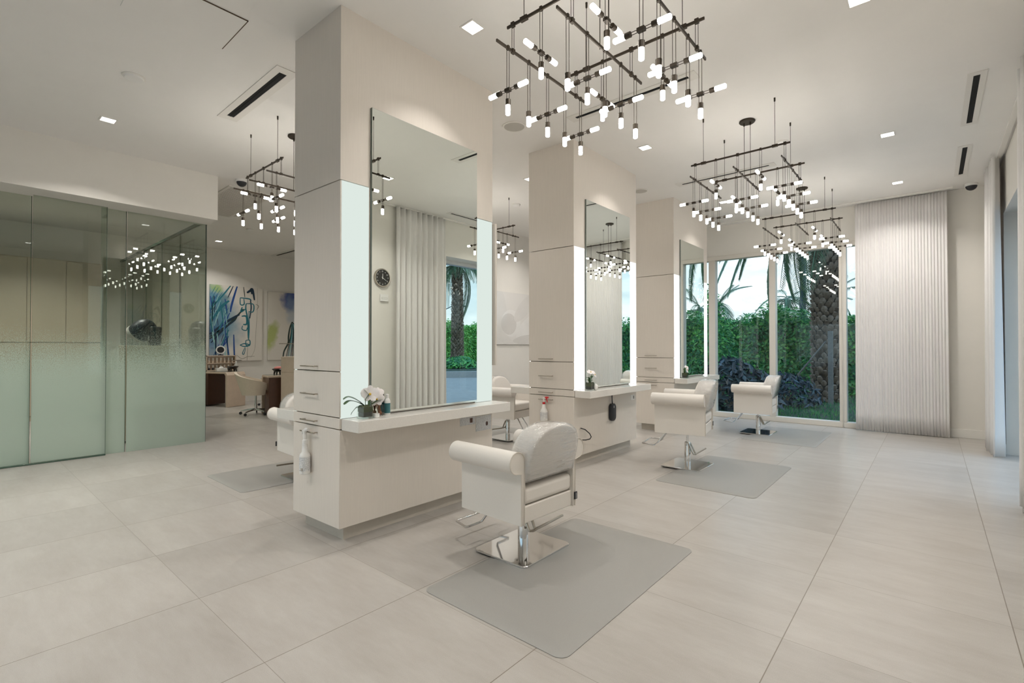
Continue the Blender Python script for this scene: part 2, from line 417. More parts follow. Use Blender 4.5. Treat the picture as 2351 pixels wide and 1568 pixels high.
# baseboards
struct(MB().box(-0.44, X_R, Y_B - 0.05, Y_B - 0.03, 0, 0.13).build('baseboard_back', M['trim'], bevel=0.004), 'white baseboard under the back wall', 'baseboard')
b = MB(); b.box(X_R - 0.02, X_R, -3.2, 6.08, 0, 0.13); b.box(X_R - 0.02, X_R, 8.75, Y_B - .05, 0, 0.13)
struct(b.build('baseboard_right', M['trim'], bevel=0.004), 'white baseboard under the right wall', 'baseboard')
struct(MB().box(-6.63, -6.615, 6.4, 9.9, 0, 0.13).build('baseboard_inner', M['trim'], bevel=0.004), 'white baseboard under the flower picture wall', 'baseboard')
# curtain tracks
struct(MB().box(-4.5, 0.25, 9.70, 9.76, ZC - 0.025, ZC).build('trim_1', M['trim'], bevel=0.003), 'white ceiling curtain track along the window wall', 'track')
struct(MB().box(0.625, 0.675, 3.5, 9.6, ZC - 0.025, ZC).build('trim_2', M['trim'], bevel=0.003), 'white ceiling curtain track along the right wall', 'track')

# back window: frame, mullions, panes
w = thing('window_1', 'white framed floor-to-ceiling garden window of wide panes', 'window', (0, 0, 0), kind='structure')
b = MB(); b.box(-4.6, -0.45, 9.90, 10.06, 0.0, 0.09); b.box(-4.6, -0.45, 9.90, 10.06, 3.06, 3.14)
b.build('window_frame', M['frame'], w, bevel=0.006)
for x0, x1 in ((-4.6, -4.5), (-3.36, -3.235), (-2.272, -2.167), (-1.195, -1.09), (-0.53, -0.45)):
    bb = MB(); bb.box(x0, x1, 9.90, 10.06, 0.09, 3.06)
    if x0 in (-1.195,): bb.box(x0 + .045, x0 + .06, 9.885, 9.90, 0.0, 3.1)
    bb.build('mullion', M['frame'], w, bevel=0.006)
for x0, x1 in ((-4.5, -3.36), (-3.235, -2.272), (-2.167, -1.195), (-1.09, -0.53)):
    MB().box(x0, x1, 9.985, 9.991, 0.09, 3.06).build('pane', M['glass'], w, smooth=False)
# right sliding door opening
w = thing('window_2', 'grey framed sliding glass doors deep in the right wall', 'window', (0, 0, 0), kind='structure')
b = MB(); b.box(1.0, 1.13, 6.08, 8.75, 0, 0.06); b.box(1.0, 1.13, 6.08, 8.75, 2.98, 3.05)
b.build('door_frame', M['bframe'], w, bevel=0.006)
for y0, y1 in ((6.08, 6.15), (7.45, 7.55), (8.6, 8.75)):
    MB().box(1.0, 1.13, y0, y1, 0.06, 2.98).build('stile', M['bframe'], w, bevel=0.006)
for y0, y1 in ((6.15, 7.45), (7.55, 8.6)):
    MB().box(1.06, 1.066, y0, y1, 0.06, 2.98).build('pane', M['glass'], w, smooth=False)
MB().box(0.98, 1.0, 8.5, 8.56, 2.88, 2.93).build('lock', M['steel'], w, bevel=0.004)

# ------------------------------------------------------------------ glass treatment room
GX = -7.92
def gpanel(name, label, y0, y1, x=GX, z0=0.0, z1=3.2, m='frost'):
    g = thing(name, label, 'glass panel', (x, (y0 + y1) / 2, 0), kind='structure')
    d = (y1 - y0) / 2
    MB().box(-0.006, 0.006, -d + 0.004, d - 0.004, z0, z1).build('pane', M[m], g, smooth=False)
    b = MB(); b.box(-0.007, 0.007, d - 0.004, d, z0, z1); b.build('glass_edge', M['gedge'], g, smooth=False)
    return g
gpanel('wall_glass', 'fixed green glass panel at the far left of the photo', -1.6, 0.66, GX - 0.05)
gpanel('door_1', 'sliding green glass door leaf hung in front of the partition', 0.66, 1.335, GX + 0.035, 0.02, 3.12)
gpanel('wall_glass.001', 'narrow fixed glass panel beside the sliding glass door', 1.28, 1.54, GX - 0.02)
gpanel('wall_glass.002', 'fixed frosted glass panel at the partition corner', 1.545, 2.46, GX)
struct(MB().box(GX + 0.02, GX + 0.06, -1.0, 1.335, 0.0, 0.018).build('trim_3', M['gedge'], bevel=0.003), 'thin floor guide under the sliding glass door', 'guide')
g = thing('wall_return', 'side glass wall of the treatment room running back', 'glass wall', (0, 2.455, 0), kind='structure')
for i, (xa, xb) in enumerate(((-13.1, -12.1), (-12.1, -11.1), (-11.1, -10.1), (-10.1, -9.1), (-9.1, -7.93))):
    MB().box(xa + .006, xb - .006, -0.005, 0.005, 0, 3.16).build('pane', M['frost2'], g, smooth=False)
    MB().box(xb - .006, xb + .006, -0.007, 0.007, 0, 3.16).build('joint', M['gedge'], g, smooth=False)
MB().box(-13.1, -7.95, -0.02, 0.02, 3.16, 3.20).build('head_channel', M['gedge'], g, smooth=False)
# wall above the return glass stays open to the ceiling; tall cabinets at the back of the glass room
for i in range(4):
    y0 = -2.2 + i * 1.06
    t = thing('tall_cabinet', ['beige tall cabinet behind the glass, first from the photo edge', 'beige tall cabinet behind the glass, second from the photo edge',
              'beige tall cabinet behind the glass, third from the photo edge', 'beige tall cabinet behind the glass nearest the side glass wall'][i], 'cabinet', (-12.7, y0 + .53, 0), group='tall cabinets in the glass room')
    MB().box(-0.39, 0.22, -0.53, 0.53, 0.0, 3.0).build('body', M['cabin'], t)
    for k in (0, 1):
        MB().box(0.22, 0.24, -0.525 + k * .53, -0.006 + k * .53, 1.45, 2.98).build('upper_door', M['cabin'], t, bevel=0.003)
        MB().box(0.22, 0.24, -0.525 + k * .53, -0.006 + k * .53, 0.1, 1.43).build('lower_door', M['cabin'], t, bevel=0.003)
# hooded hair steamer on a trolley behind the glass
t = thing('hair_steamer', 'black hooded hair steamer standing behind the frosted glass', 'hair steamer', (-9.3, 2.17, 0), 0)
b = MB(); b.lathe([(0.03, 0.0), (0.20, 0.0), (0.21, 0.04), (0.05, 0.07), (0.035, 0.1), (0.035, 1.25), (0.001, 1.26)])
b.build('stand', M['black'], t)
ax = Vector((0.758 * .80, 0.652 * .80, 0.60)).normalized(); q = Vector((0, 0, 1)).rotation_difference(ax)
mouth = Vector((-0.758 * .27, -0.652 * .27, 1.56))
b = MB(); b.lathe([(0.150, 0.0), (0.158, 0.02), (0.165, 0.10), (0.150, 0.19), (0.105, 0.26), (0.04, 0.295), (0.001, 0.30)], n=32)
o = b.build('hood', M['black'], t); o.location = mouth; o.rotation_mode = 'QUATERNION'; o.rotation_quaternion = q
b = MB(); b.lathe([(0.152, -0.03), (0.162, -0.025), (0.162, 0.015), (0.152, 0.02)], n=32)
o = b.build('hood_rim', M['grille'], t); o.location = mouth; o.rotation_mode = 'QUATERNION'; o.rotation_quaternion = q
b = MB(); b.hexa([(-.07, -.06, 1.20), (.06, -.06, 1.20), (.06, .06, 1.20), (-.07, .06, 1.20), (-.11, -.08, 1.66), (.10, -.08, 1.68), (.10, .08, 1.68), (-.11, .08, 1.66)])
b.build('control_box', M['black'], t, bevel=0.03, seg=3)
b = MB(); b.box(-.05, .04, -.084, -.078, 1.46, 1.54); b.build('control_panel', M['tagw'], t, bevel=0.003)
t = thing('cart', 'low beige cart behind the frosted glass under the steamer', 'cart', (-8.72, 1.95, 0), 0)
MB().box(-0.2, 0.2, -0.3, 0.3, 0.06, 1.38).build('body', M['cabin'], t, bevel=0.01)
for sx in (-.18, .18):
    for sy in (-.26, .26): MB().sphere((sx, sy, 0.03), 0.03).build('caster', M['black'], t)

# ------------------------------------------------------------------ ceiling fixtures
def downlight(x, y, label, power=26, size=0.115, spread=130):
    t = thing('recessed_downlight', label, 'downlight', (x, y, ZC), group='square recessed downlights')
    h = size / 2
    b = MB()
    for s_ in (-1, 1):
        b.box(s_ * (h + 0.006) - 0.006, s_ * (h + 0.006) + 0.006, -h - 0.012, h + 0.012, -0.006, 0.0)
        b.box(-h, h, s_ * (h + 0.006) - 0.006, s_ * (h + 0.006) + 0.006, -0.006, 0.0)
    b.build('trim_ring', M['trim'], t, smooth=False)
    MB().box(-h, h, -h, h, -0.003, -0.001).build('lens', M['down'], t, smooth=False)
    L = bpy.data.lights.new('downlight_lamp', 'AREA'); L.shape = 'SQUARE'; L.size = size * 0.9; L.energy = power; L.color = (1.0, 0.965, 0.92)
    L.spread = math.radians(spread)
    o = bpy.data.objects.new('downlight_lamp', L); COL.objects.link(o); o.parent = t; o.location = (0, 0, -0.012)
    return t
PW = 11
downlight(-2.57, 2.54, 'square downlight left of the nearest chandelier, above the first mirror', 6.5, spread=100)
downlight(-2.57, 5.42, 'square downlight beside the second mirror, left of the middle chandelier', 6.5, spread=100)
downlight(-2.57, 8.30, 'square downlight above the third mirror, behind the middle chandelier', 6.5, spread=100)
downlight(-0.36, 4.05, 'square downlight cut by the top edge at the right', 16)
downlight(-0.36, 6.85, 'square downlight between the far slot vent and the middle chandelier', 13)
downlight(-0.36, 8.95, 'square downlight nearest the window curtain', 14)
downlight(-0.36, 1.25, 'added square fill downlight out of view overhead on the right', 13)  # extra unseen lamp, added for light on the right side
downlight(-2.57, -0.4, 'added square fill downlight out of view, lighting the pillar ends', 17)  # unseen fill lamp added to brighten the pillar end faces
downlight(-4.27, -0.9, 'added square fill downlight out of view behind the camera', 18)  # second added fill lamp behind the camera, for the end faces
downlight(-5.9, -0.6, 'added square fill downlight out of view overhead on the left', 20)  # added unseen fill lamp for the left side of the room
downlight(-6.51, 1.10, 'square downlight on the left above the green glass partition', 22)
downlight(-4.27, 2.54, 'square downlight hidden behind the nearest pillar', 9)
downlight(-4.29, 5.38, 'square downlight peeking out left of the middle pillar', 13)
downlight(-4.27, 8.3, 'square downlight hidden behind the middle pillar', 16)
downlight(-5.6, 7.6, 'added square downlight hidden by the middle pillar, brightening the picture wall', 16)  # hidden lamp added only to lift the inner wall
downlight(-12.1, 4.0, 'square downlight far left, above the blue abstract painting', 14)
downlight(-9.8, 5.2, 'square downlight above the manicure tables, hidden by the pillar', 16)
downlight(-10.3, 0.2, 'square downlight inside the glass room near the photo edge', 34)
downlight(-10.3, 1.6, 'square downlight inside the glass room near the side wall', 34)

def slot_vent(x, y, L, W, label, rz=0, trim=0.075):
    t = thing('slot_vent', label, 'air vent', (x, y, ZC), rz, 'black slot air vents in the ceiling')
    b = MB(); b.box(-L / 2 - trim * 1.5, L / 2 + trim * 1.5, -W / 2 - trim, -W / 2, -0.006, 0); b.box(-L / 2 - trim * 1.5, L / 2 + trim * 1.5, W / 2, W / 2 + trim, -0.006, 0)
    b.box(-L / 2 - trim * 1.5, -L / 2, -W / 2, W / 2, -0.006, 0); b.box(L / 2, L / 2 + trim * 1.5, -W / 2, W / 2, -0.006, 0)
    b.build('vent_trim', M['ventw'], t, smooth=False)
    MB().box(-L / 2, L / 2, -W / 2, W / 2, -0.002, -0.0005).build('slot', M['ventb'], t, smooth=False)
    MB().box(-L / 2, L / 2, -0.004, 0.004, -0.005, -0.002).build('blade', M['ventb'], t, smooth=False)
    return t
slot_vent(-2.19, 4.245, 1.17, 0.045, 'black slot vent behind the nearest chandelier', 0, 0.05)
slot_vent(-2.17, 7.0, 1.15, 0.045, 'black slot vent behind the middle chandelier', 0, 0.05)
slot_vent(-4.85, 1.9, 1.2, 0.065, 'black slot vent left of the nearest pillar', 0, 0.06)
slot_vent(0.315, 6.45, 1.2, 0.045, 'longer-looking black slot vent at the upper right', PI / 2, 0.042)
slot_vent(0.315, 8.48, 1.2, 0.045, 'black slot vent at the right, nearest the window wall', PI / 2, 0.042)
slot_vent(-12.2, 5.6, 1.3, 0.06, 'black slot vent far left above the manicure area', 0.0)
slot_vent(-9.6, 0.5, 1.6, 0.04, 'thin slot vent seen through the green glass', PI / 2, 0.03)

def round_fix(name, x, y, r, label, cat, h=0.01, m='grille'):
    t = thing(name, label, cat, (x, y, ZC))
    b = MB(); b.lathe([(r, 0.0), (r, -h), (r * 0.88, -h), (r * 0.88, -0.001)], n=32); b.build('rim', M['trim'], t)
    b = MB(); b.cyl((0, 0, -h * .5), (0, 0, -h * .85), r * .88, n=32); b.build('grille', M[m], t)
    return t
round_fix('ceiling_speaker', -3.39, 3.98, 0.125, 'round white ceiling speaker right of the nearest pillar', 'speaker')
round_fix('ceiling_speaker', -3.34, 6.88, 0.11, 'round ceiling speaker between the middle and third pillars', 'speaker')
round_fix('ceiling_speaker', -9.4, 3.33, 0.2, 'round ceiling speaker behind the left chandelier', 'speaker')
def smoke(x, y, label, r=0.06):
    t = thing('smoke_detector', label, 'smoke detector', (x, y, ZC))
    MB().lathe([(r * 1.15, 0), (r * 1.15, -0.006), (r, -0.01)], n=24).build('base_ring', M['trim'], t)
    MB().lathe([(r, -0.008), (r * 0.9, -0.02), (0.001, -0.024)], n=24).build('cover', M['white'], t)
smoke(-5.3, 1.07, 'white round disc on the ceiling above the glass partition', 0.075)
smoke(-1.30, 6.31, 'white round disc on the ceiling above the middle chandelier')
smoke(-5.24, 6.2, 'white round disc between the nearest and middle pillars')
smoke(-10.4, 4.0, 'small white disc below the left chandelier')
def dome(x, y, label):
    t = thing('security_camera', label, 'security camera', (x, y, ZC))
    MB().lathe([(0.075, 0), (0.078, -0.03), (0.07, -0.035)], n=24).build('housing', M['white'], t)
    b = MB(); b.lathe([(0.066, -0.034), (0.062, -0.055), (0.048, -0.078), (0.025, -0.093), (0.001, -0.097)], n=24); b.build('lens_dome', M['black'], t)
dome(0.45, 9.72, 'dark dome security camera in the far right ceiling corner')
dome(-7.42, 2.74, 'dark dome security camera left of the chandelier, by the bulkhead')
# perforated return air grille and access hatch
t = thing('return_air_grille', 'large perforated air grille on the ceiling behind the bulkhead', 'air vent', (-8.75, 3.05, ZC))
MB().box(-0.95, 0.95, -0.34, 0.34, -0.012, 0).build('frame', M['ventw'], t, bevel=0.003)
b = MB()
for i in range(34): b.box(-0.9 + i * .0535, -0.9 + i * .0535 + .02, -0.3, 0.3, -0.016, -0.011)
b.build('slats', M['grille'], t, smooth=False)
t = thing('access_hatch', 'flush ceiling access hatch at the top left edge', 'hatch', (-3.86, 1.10, ZC), 0)
MB().box(-0.4, 0.10, -0.32, 0.32, -0.006, 0).build('panel', M['ceil'], t, smooth=False)
b = MB(); b.box(0.10, 0.106, -0.32, 0.326, -0.0065, 0); b.box(-0.4, 0.106, 0.32, 0.326, -0.0065, 0); b.build('gap', M['gap'], t, smooth=False)

# ------------------------------------------------------------------ chandeliers
def make_chandelier(label, loc):
    root = thing('grid_chandelier', label, 'chandelier', loc, 0, 'bronze grid chandeliers with glowing tubes')
    Z = lambda z: z - ZC
    b = MB(); b.lathe([(0.075, 0), (0.078, -0.012), (0.072, -0.02), (0.001, -0.02)], n=28); b.cyl((-0.03, 0, -0.02), (-0.03, 0, -0.05), 0.008); b.cyl((0.03, 0, -0.02), (0.03, 0, -0.05), 0.008)
    b.build('canopy', M['bronze'], root)
    for s_ in (-1, 1):
        MB().tube([(s_ * 0.03, 0, -0.03), (s_ * 0.03, 0, Z(3.125))], 0.0028, 6).build('power_cord', M['cord'], root)
    for sy in (-1, 1):
        for sx in (-1, 1):
            b = MB(); b.cyl((sx * .335, sy * .34, 0), (sx * .335, sy * .34, -0.035), 0.008, 0.007); b.tube([(sx * .335, sy * .34, -0.03), (sx * .335, sy * .34, Z(3.275))], 0.0022, 6)
            b.box(sx * .335 - .025, sx * .335 + .025, sy * .34 - .010, sy * .34 + .010, Z(3.258), Z(3.283))
            b.build('suspension_cable', M['bronze'], root)
        MB().box(-0.465, 0.465, sy * .34 - .005, sy * .34 + .005, Z(3.262), Z(3.279)).build('upper_bar', M['bronze'], root, bevel=0.002)
    for x in (-.42, 0, .42):
        MB().box(x - .005, x + .005, -0.485, 0.485, Z(3.102), Z(3.119)).build('lower_bar', M['bronze'], root, bevel=0.002)
        for sy in (-1, 1):
            b = MB()
            for d in (-.008, .008): b.tube([(x + d, sy * .34, Z(3.268)), (x + d, sy * .34, Z(3.108))], 0.0018, 6)
            b.box(x - .009, x + .009, sy * .34 - .012, sy * .34 + .012, Z(3.098), Z(3.124)); b.box(x - .012, x + .012, sy * .34 - .009, sy * .34 + .009, Z(3.257), Z(3.285))
            b.build('hanger', M['bronze'], root)
    def capsule(b, p, q, r):
        b.cyl(p, q, r, r, 12)
    def pendant(x, y, ztop, zconn, along, horiz):
        """twin cords, lower socket and bulb; optional double-ended cross piece"""
        b = MB(); ex = (1, 0) if along == 'y' else (0, 1)
        zcap = zconn - 0.056
        for d in (-.009, .009):
            dx, dy = (d, 0) if along == 'x' else (0, d)
            b.tube([(x + dx, y + dy, Z(ztop)), (x + dx, y + dy, Z(zcap))], 0.0018, 6)
        b.box(x - .008, x + .008, y - .008, y + .008, Z(ztop - .010), Z(ztop + .014))
        b.cyl((x, y, Z(zcap)), (x, y, Z(zcap - .034)), 0.0165, 0.0165, 14)
        bulbs = [((x, y, Z(zcap - .034)), (x, y, Z(zcap - .091)))]
        if horiz:
            hx, hy = (1, 0) if horiz == 'x' else (0, 1)
            z = Z(zconn)
            b.box(x - .012 - .007 * hx, x + .012 + .007 * hx, y - .012 - .007 * hy, y + .012 + .007 * hy, z - .009, z + .009)
            for d in (-.007, .007):
                b.tube([(x - hx * .06, y - hy * .06, z + d), (x + hx * .06, y + hy * .06, z + d)], 0.0018, 6)
            for s_ in (-1, 1):
                b.cyl((x + s_ * hx * .055, y + s_ * hy * .052, z), (x + s_ * hx * .085, y + s_ * hy * .085, z), 0.0145, 0.0145, 14)
                bulbs.append(((x + s_ * hx * .085, y + s_ * hy * .085, z), (x + s_ * hx * .147, y + s_ * hy * .147, z)))
        p = b.build('pendant', M['bronze'], root)
        for a, c in bulbs:
            k = MB(); a = Vector(a); c = Vector(c); d = (c - a).normalized()
            n = 9; u = d.orthogonal().normalized(); v = d.cross(u); rings = []
            for tt, rr in ((0, .0138), (.93, .0138), (1.0, .0095)):
                cc = a + (c - a) * tt
                rings.append([cc + u * (rr * math.cos(2 * PI * i / n)) + v * (rr * math.sin(2 * PI * i / n)) for i in range(n)])
            k.loft(rings); k.build('bulb', M['bulb'], p)
    for bi, x in enumerate((-.42, 0, .42)):
        for i, y in enumerate((-.385, -.19, 0.005, .20, .395)):
            hz = (i % 2 == 0) if bi != 1 else (i % 2 == 1)
            pendant(x, y, 3.11, 2.862, 'x', 'x' if hz else None)
    for sy in (-1, 1):
        for x in (-.21, .21):
            pendant(x, sy * .34, 3.27, 3.02, 'x', 'y')
    return root
CH = make_chandelier('largest bronze grid chandelier, nearest, cut by the top edge', (-1.455, 2.53, ZC))
dup(CH, (-1.455, 5.48, ZC), 0, 'bronze grid chandelier in the middle of the right row, over the second chair')
dup(CH, (-1.455, 8.33, ZC), 0, 'bronze grid chandelier in front of the palm tree window')
dup(CH, (-5.42, 2.56, ZC), 0, 'bronze grid chandelier half hidden by the left edge of the nearest pillar')
dup(CH, (-5.42, 5.50, ZC), 0, 'bronze grid chandelier seen between the nearest and middle pillars')

# ------------------------------------------------------------------ styling stations
XF, XB = -3.09, -3.73
SK = 0.0265       # the end faces stand very slightly out of square
def make_station(y0, W, label, panel, ajar=False):
    root = thing('styling_station', label, 'styling station', (0, 0, 0), 0, 'pillar styling stations with mirrors')
    def P(x, y, z): return (x, y + SK * (x - XF), z)
    def bx(x0, x1, ya, yb, z0, z1, b=None):
        b = b or MB()
        b.hexa([P(x0, ya, z0), P(x1, ya, z0), P(x1, yb, z0), P(x0, yb, z0), P(x0, ya, z1), P(x1, ya, z1), P(x1, yb, z1), P(x0, yb, z1)])
        return b
    y1 = y0 + W
    bx(XB, XF, y0, y1, 2.517, ZC).build('column_cladding', M['lam'], root, smooth=False)
    bx(XB + .004, XF - .004, y0 + .022, y1 - .022, 0.105, 2.511).build('carcass', M['gap'], root, smooth=False)
    bx(XB + .06, XF - .062, y0 + .07, y1 - .07, 0.0, 0.105).build('toe_kick', M['toe'], root, smooth=False)
    # long side panels
    for xa, xb in ((XF - .02, XF), (XB, XB + .02)):
        bx(xa, xb, y0 + .004, y1 - .004, 0.105, 0.779).build('side_panel', M['lam'], root, bevel=0.002)
    # the light boxes and mirror on both long faces
    for s_, X in ((1, XF), (-1, XB)):
        for ya, yb in ((y0 + .010, y0 + .225), (y1 - .225, y1 - .006)):
            x0, x1 = (X - .012, X + .001) if s_ > 0 else (X - .001, X + .012)
            bx(x0, x1, ya, yb, 0.862, 2.511).build('light_panel', M[panel], root, smooth=False)
        x0, x1 = (X - .015, X) if s_ > 0 else (X, X + .015)
        bx(x0, x1, y0 + .225, y1 - .225, 0.862, 2.517).build('mirror_backing', M['lam'], root, smooth=False)
        if s_ > 0:
            m0 = bx(X + .0005, X + .018, y0 + .236, y1 - .222, 0.872, 3.096).build('mirror', [M['mirroredge']], root, smooth=False)
            bx(X + .0175, X + .0200, y0 + .2375, y1 - .2235, 0.8735, 3.0945).build('mirror_glass', M['mirror'], m0, smooth=False)
        else:
            m0 = bx(X - .018, X - .0005, y0 + .236, y1 - .222, 0.872, 3.096).build('mirror', [M['mirroredge']], root, smooth=False)
            bx(X - .0200, X - .0175, y0 + .2375, y1 - .2235, 0.8735, 3.0945).build('mirror_glass', M['mirror'], m0, smooth=False)
    # countertop shelves
    bx(XF + .002, -2.885, y0 + .014, y1 + .012, 0.782, 0.860).build('countertop', M['quartz'], root, bevel=0.003)
    bx(-4.03, XB - .002, y0 + .014, y1 + .012, 0.782, 0.860).build('countertop', M['quartz'], root, bevel=0.003)
    # end faces: lift-up door, two drawers, lower door
    def handle(par, xc, yf, z, s_):
        b = MB(); r = 0.0055; L = 0.10
        yo = yf - s_ * 0.032 + SK * (xc - XF)
        b.cyl((xc - L, yo - SK * L, z), (xc + L, yo + SK * L, z), r, n=10)
        for d in (-.085, .085): b.cyl((xc + d, yo + SK * d, z), (xc + d, yf + SK * (xc + d - XF), z), 0.0045, n=8)
        b.build('handle', M['steel'], par)
    for s_, yf in ((1, y0), (-1, y1)):
        ya, yb = (yf, yf + .02) if s_ > 0 else (yf - .02, yf)
        for nm, z0, z1, hz in (('cabinet_door', 1.187, 2.511, 1.217), ('drawer', 0.869, 1.181, 1.016), ('drawer', 0.789, 0.863, 0.822), ('lower_door', 0.105, 0.783, 0.737)):
            if nm == 'cabinet_door' and ajar and s_ < 0:
                b = MB(); e = 0.062
                b.hexa([P(XB, ya, z0), P(XF, ya + e, z0), P(XF, yb + e, z0), P(XB, yb, z0), P(XB, ya, z1), P(XF, ya + e, z1), P(XF, yb + e, z1), P(XB, yb, z1)])
                d = b.build(nm, M['lam'], root, bevel=0.002)
            else:
                d = bx(XB + .001, XF - .001, ya, yb, z0, z1).build(nm, M['lam'], root, bevel=0.003)
            handle(d, -3.465, yf + (0.02 if (nm == 'cabinet_door' and ajar and s_ < 0) else 0), hz, s_)
    return root
Y1, Y2, Y3 = 1.777, 4.674, 7.519
make_station(Y1, 1.538, 'nearest pillar styling station with soft green-white light strips', 'panel1', True)
make_station(Y2, 1.548, 'middle pillar styling station with bright white light strips', 'panel2')
make_station(Y3, 1.508, 'third pillar styling station, next to the garden window', 'panel2')

# ------------------------------------------------------------------ salon chairs and mats
def rrect(hx, hy, r, n=6):
    pts = []
    for cx, cy, a0 in ((hx - r, hy - r, 0), (-hx + r, hy - r, 90), (-hx + r, -hy + r, 180), (hx - r, -hy + r, 270)):
        for i in range(n + 1):
            a = math.radians(a0 + 90 * i / n); pts.append((cx + r * math.cos(a), cy + r * math.sin(a)))
    return pts
def make_mat(label, cx, cy, hx=0.475, hy=0.762, lift=None):
    b = MB(); rings = []
    for ins, z in ((0.0, 0.0005), (0.0, 0.003), (0.012, 0.007), (0.045, 0.012), (0.09, 0.0135), (0.2, 0.0135)):
        rings.append([(x, y, z) for x, y in rrect(hx - ins, hy - ins, max(0.055 - ins * .4, 0.02))])
    b.loft(rings)
    o = b.build('anti_fatigue_mat', M['mat'], None, ang=60); o.location = (cx, cy, 0)
    return tag(o, label, 'floor mat', 'grey mats under the salon chairs')
make_mat('grey mat under the nearest white salon chair', -1.69, 2.515)
make_mat('grey mat under the second white salon chair', -1.68, 5.485)
make_mat('grey mat under the third white salon chair by the window', -1.675, 8.42)
make_mat('grey mat lying left of the nearest pillar', -5.335, 2.575)
make_mat('grey mat seen between the nearest and middle pillars', -5.30, 5.48)

def chair_seat_outline_arm(side):
    pts = []
    w0, w1 = 0.247, 0.276
    cy, cz, r = 0.312, 0.664, 0.065
    pts.append((w0, 0.28)); pts.append((w0, cz))
    for i in range(1, 19):
        a = PI - i * (1.42 * PI) / 18
        pts.append((cy + r * math.cos(a), cz + r * math.sin(a)))
    pts.append((w1, 0.592)); pts.append((w1, 0.28))
    return [(side * y, z) for y, z in pts]

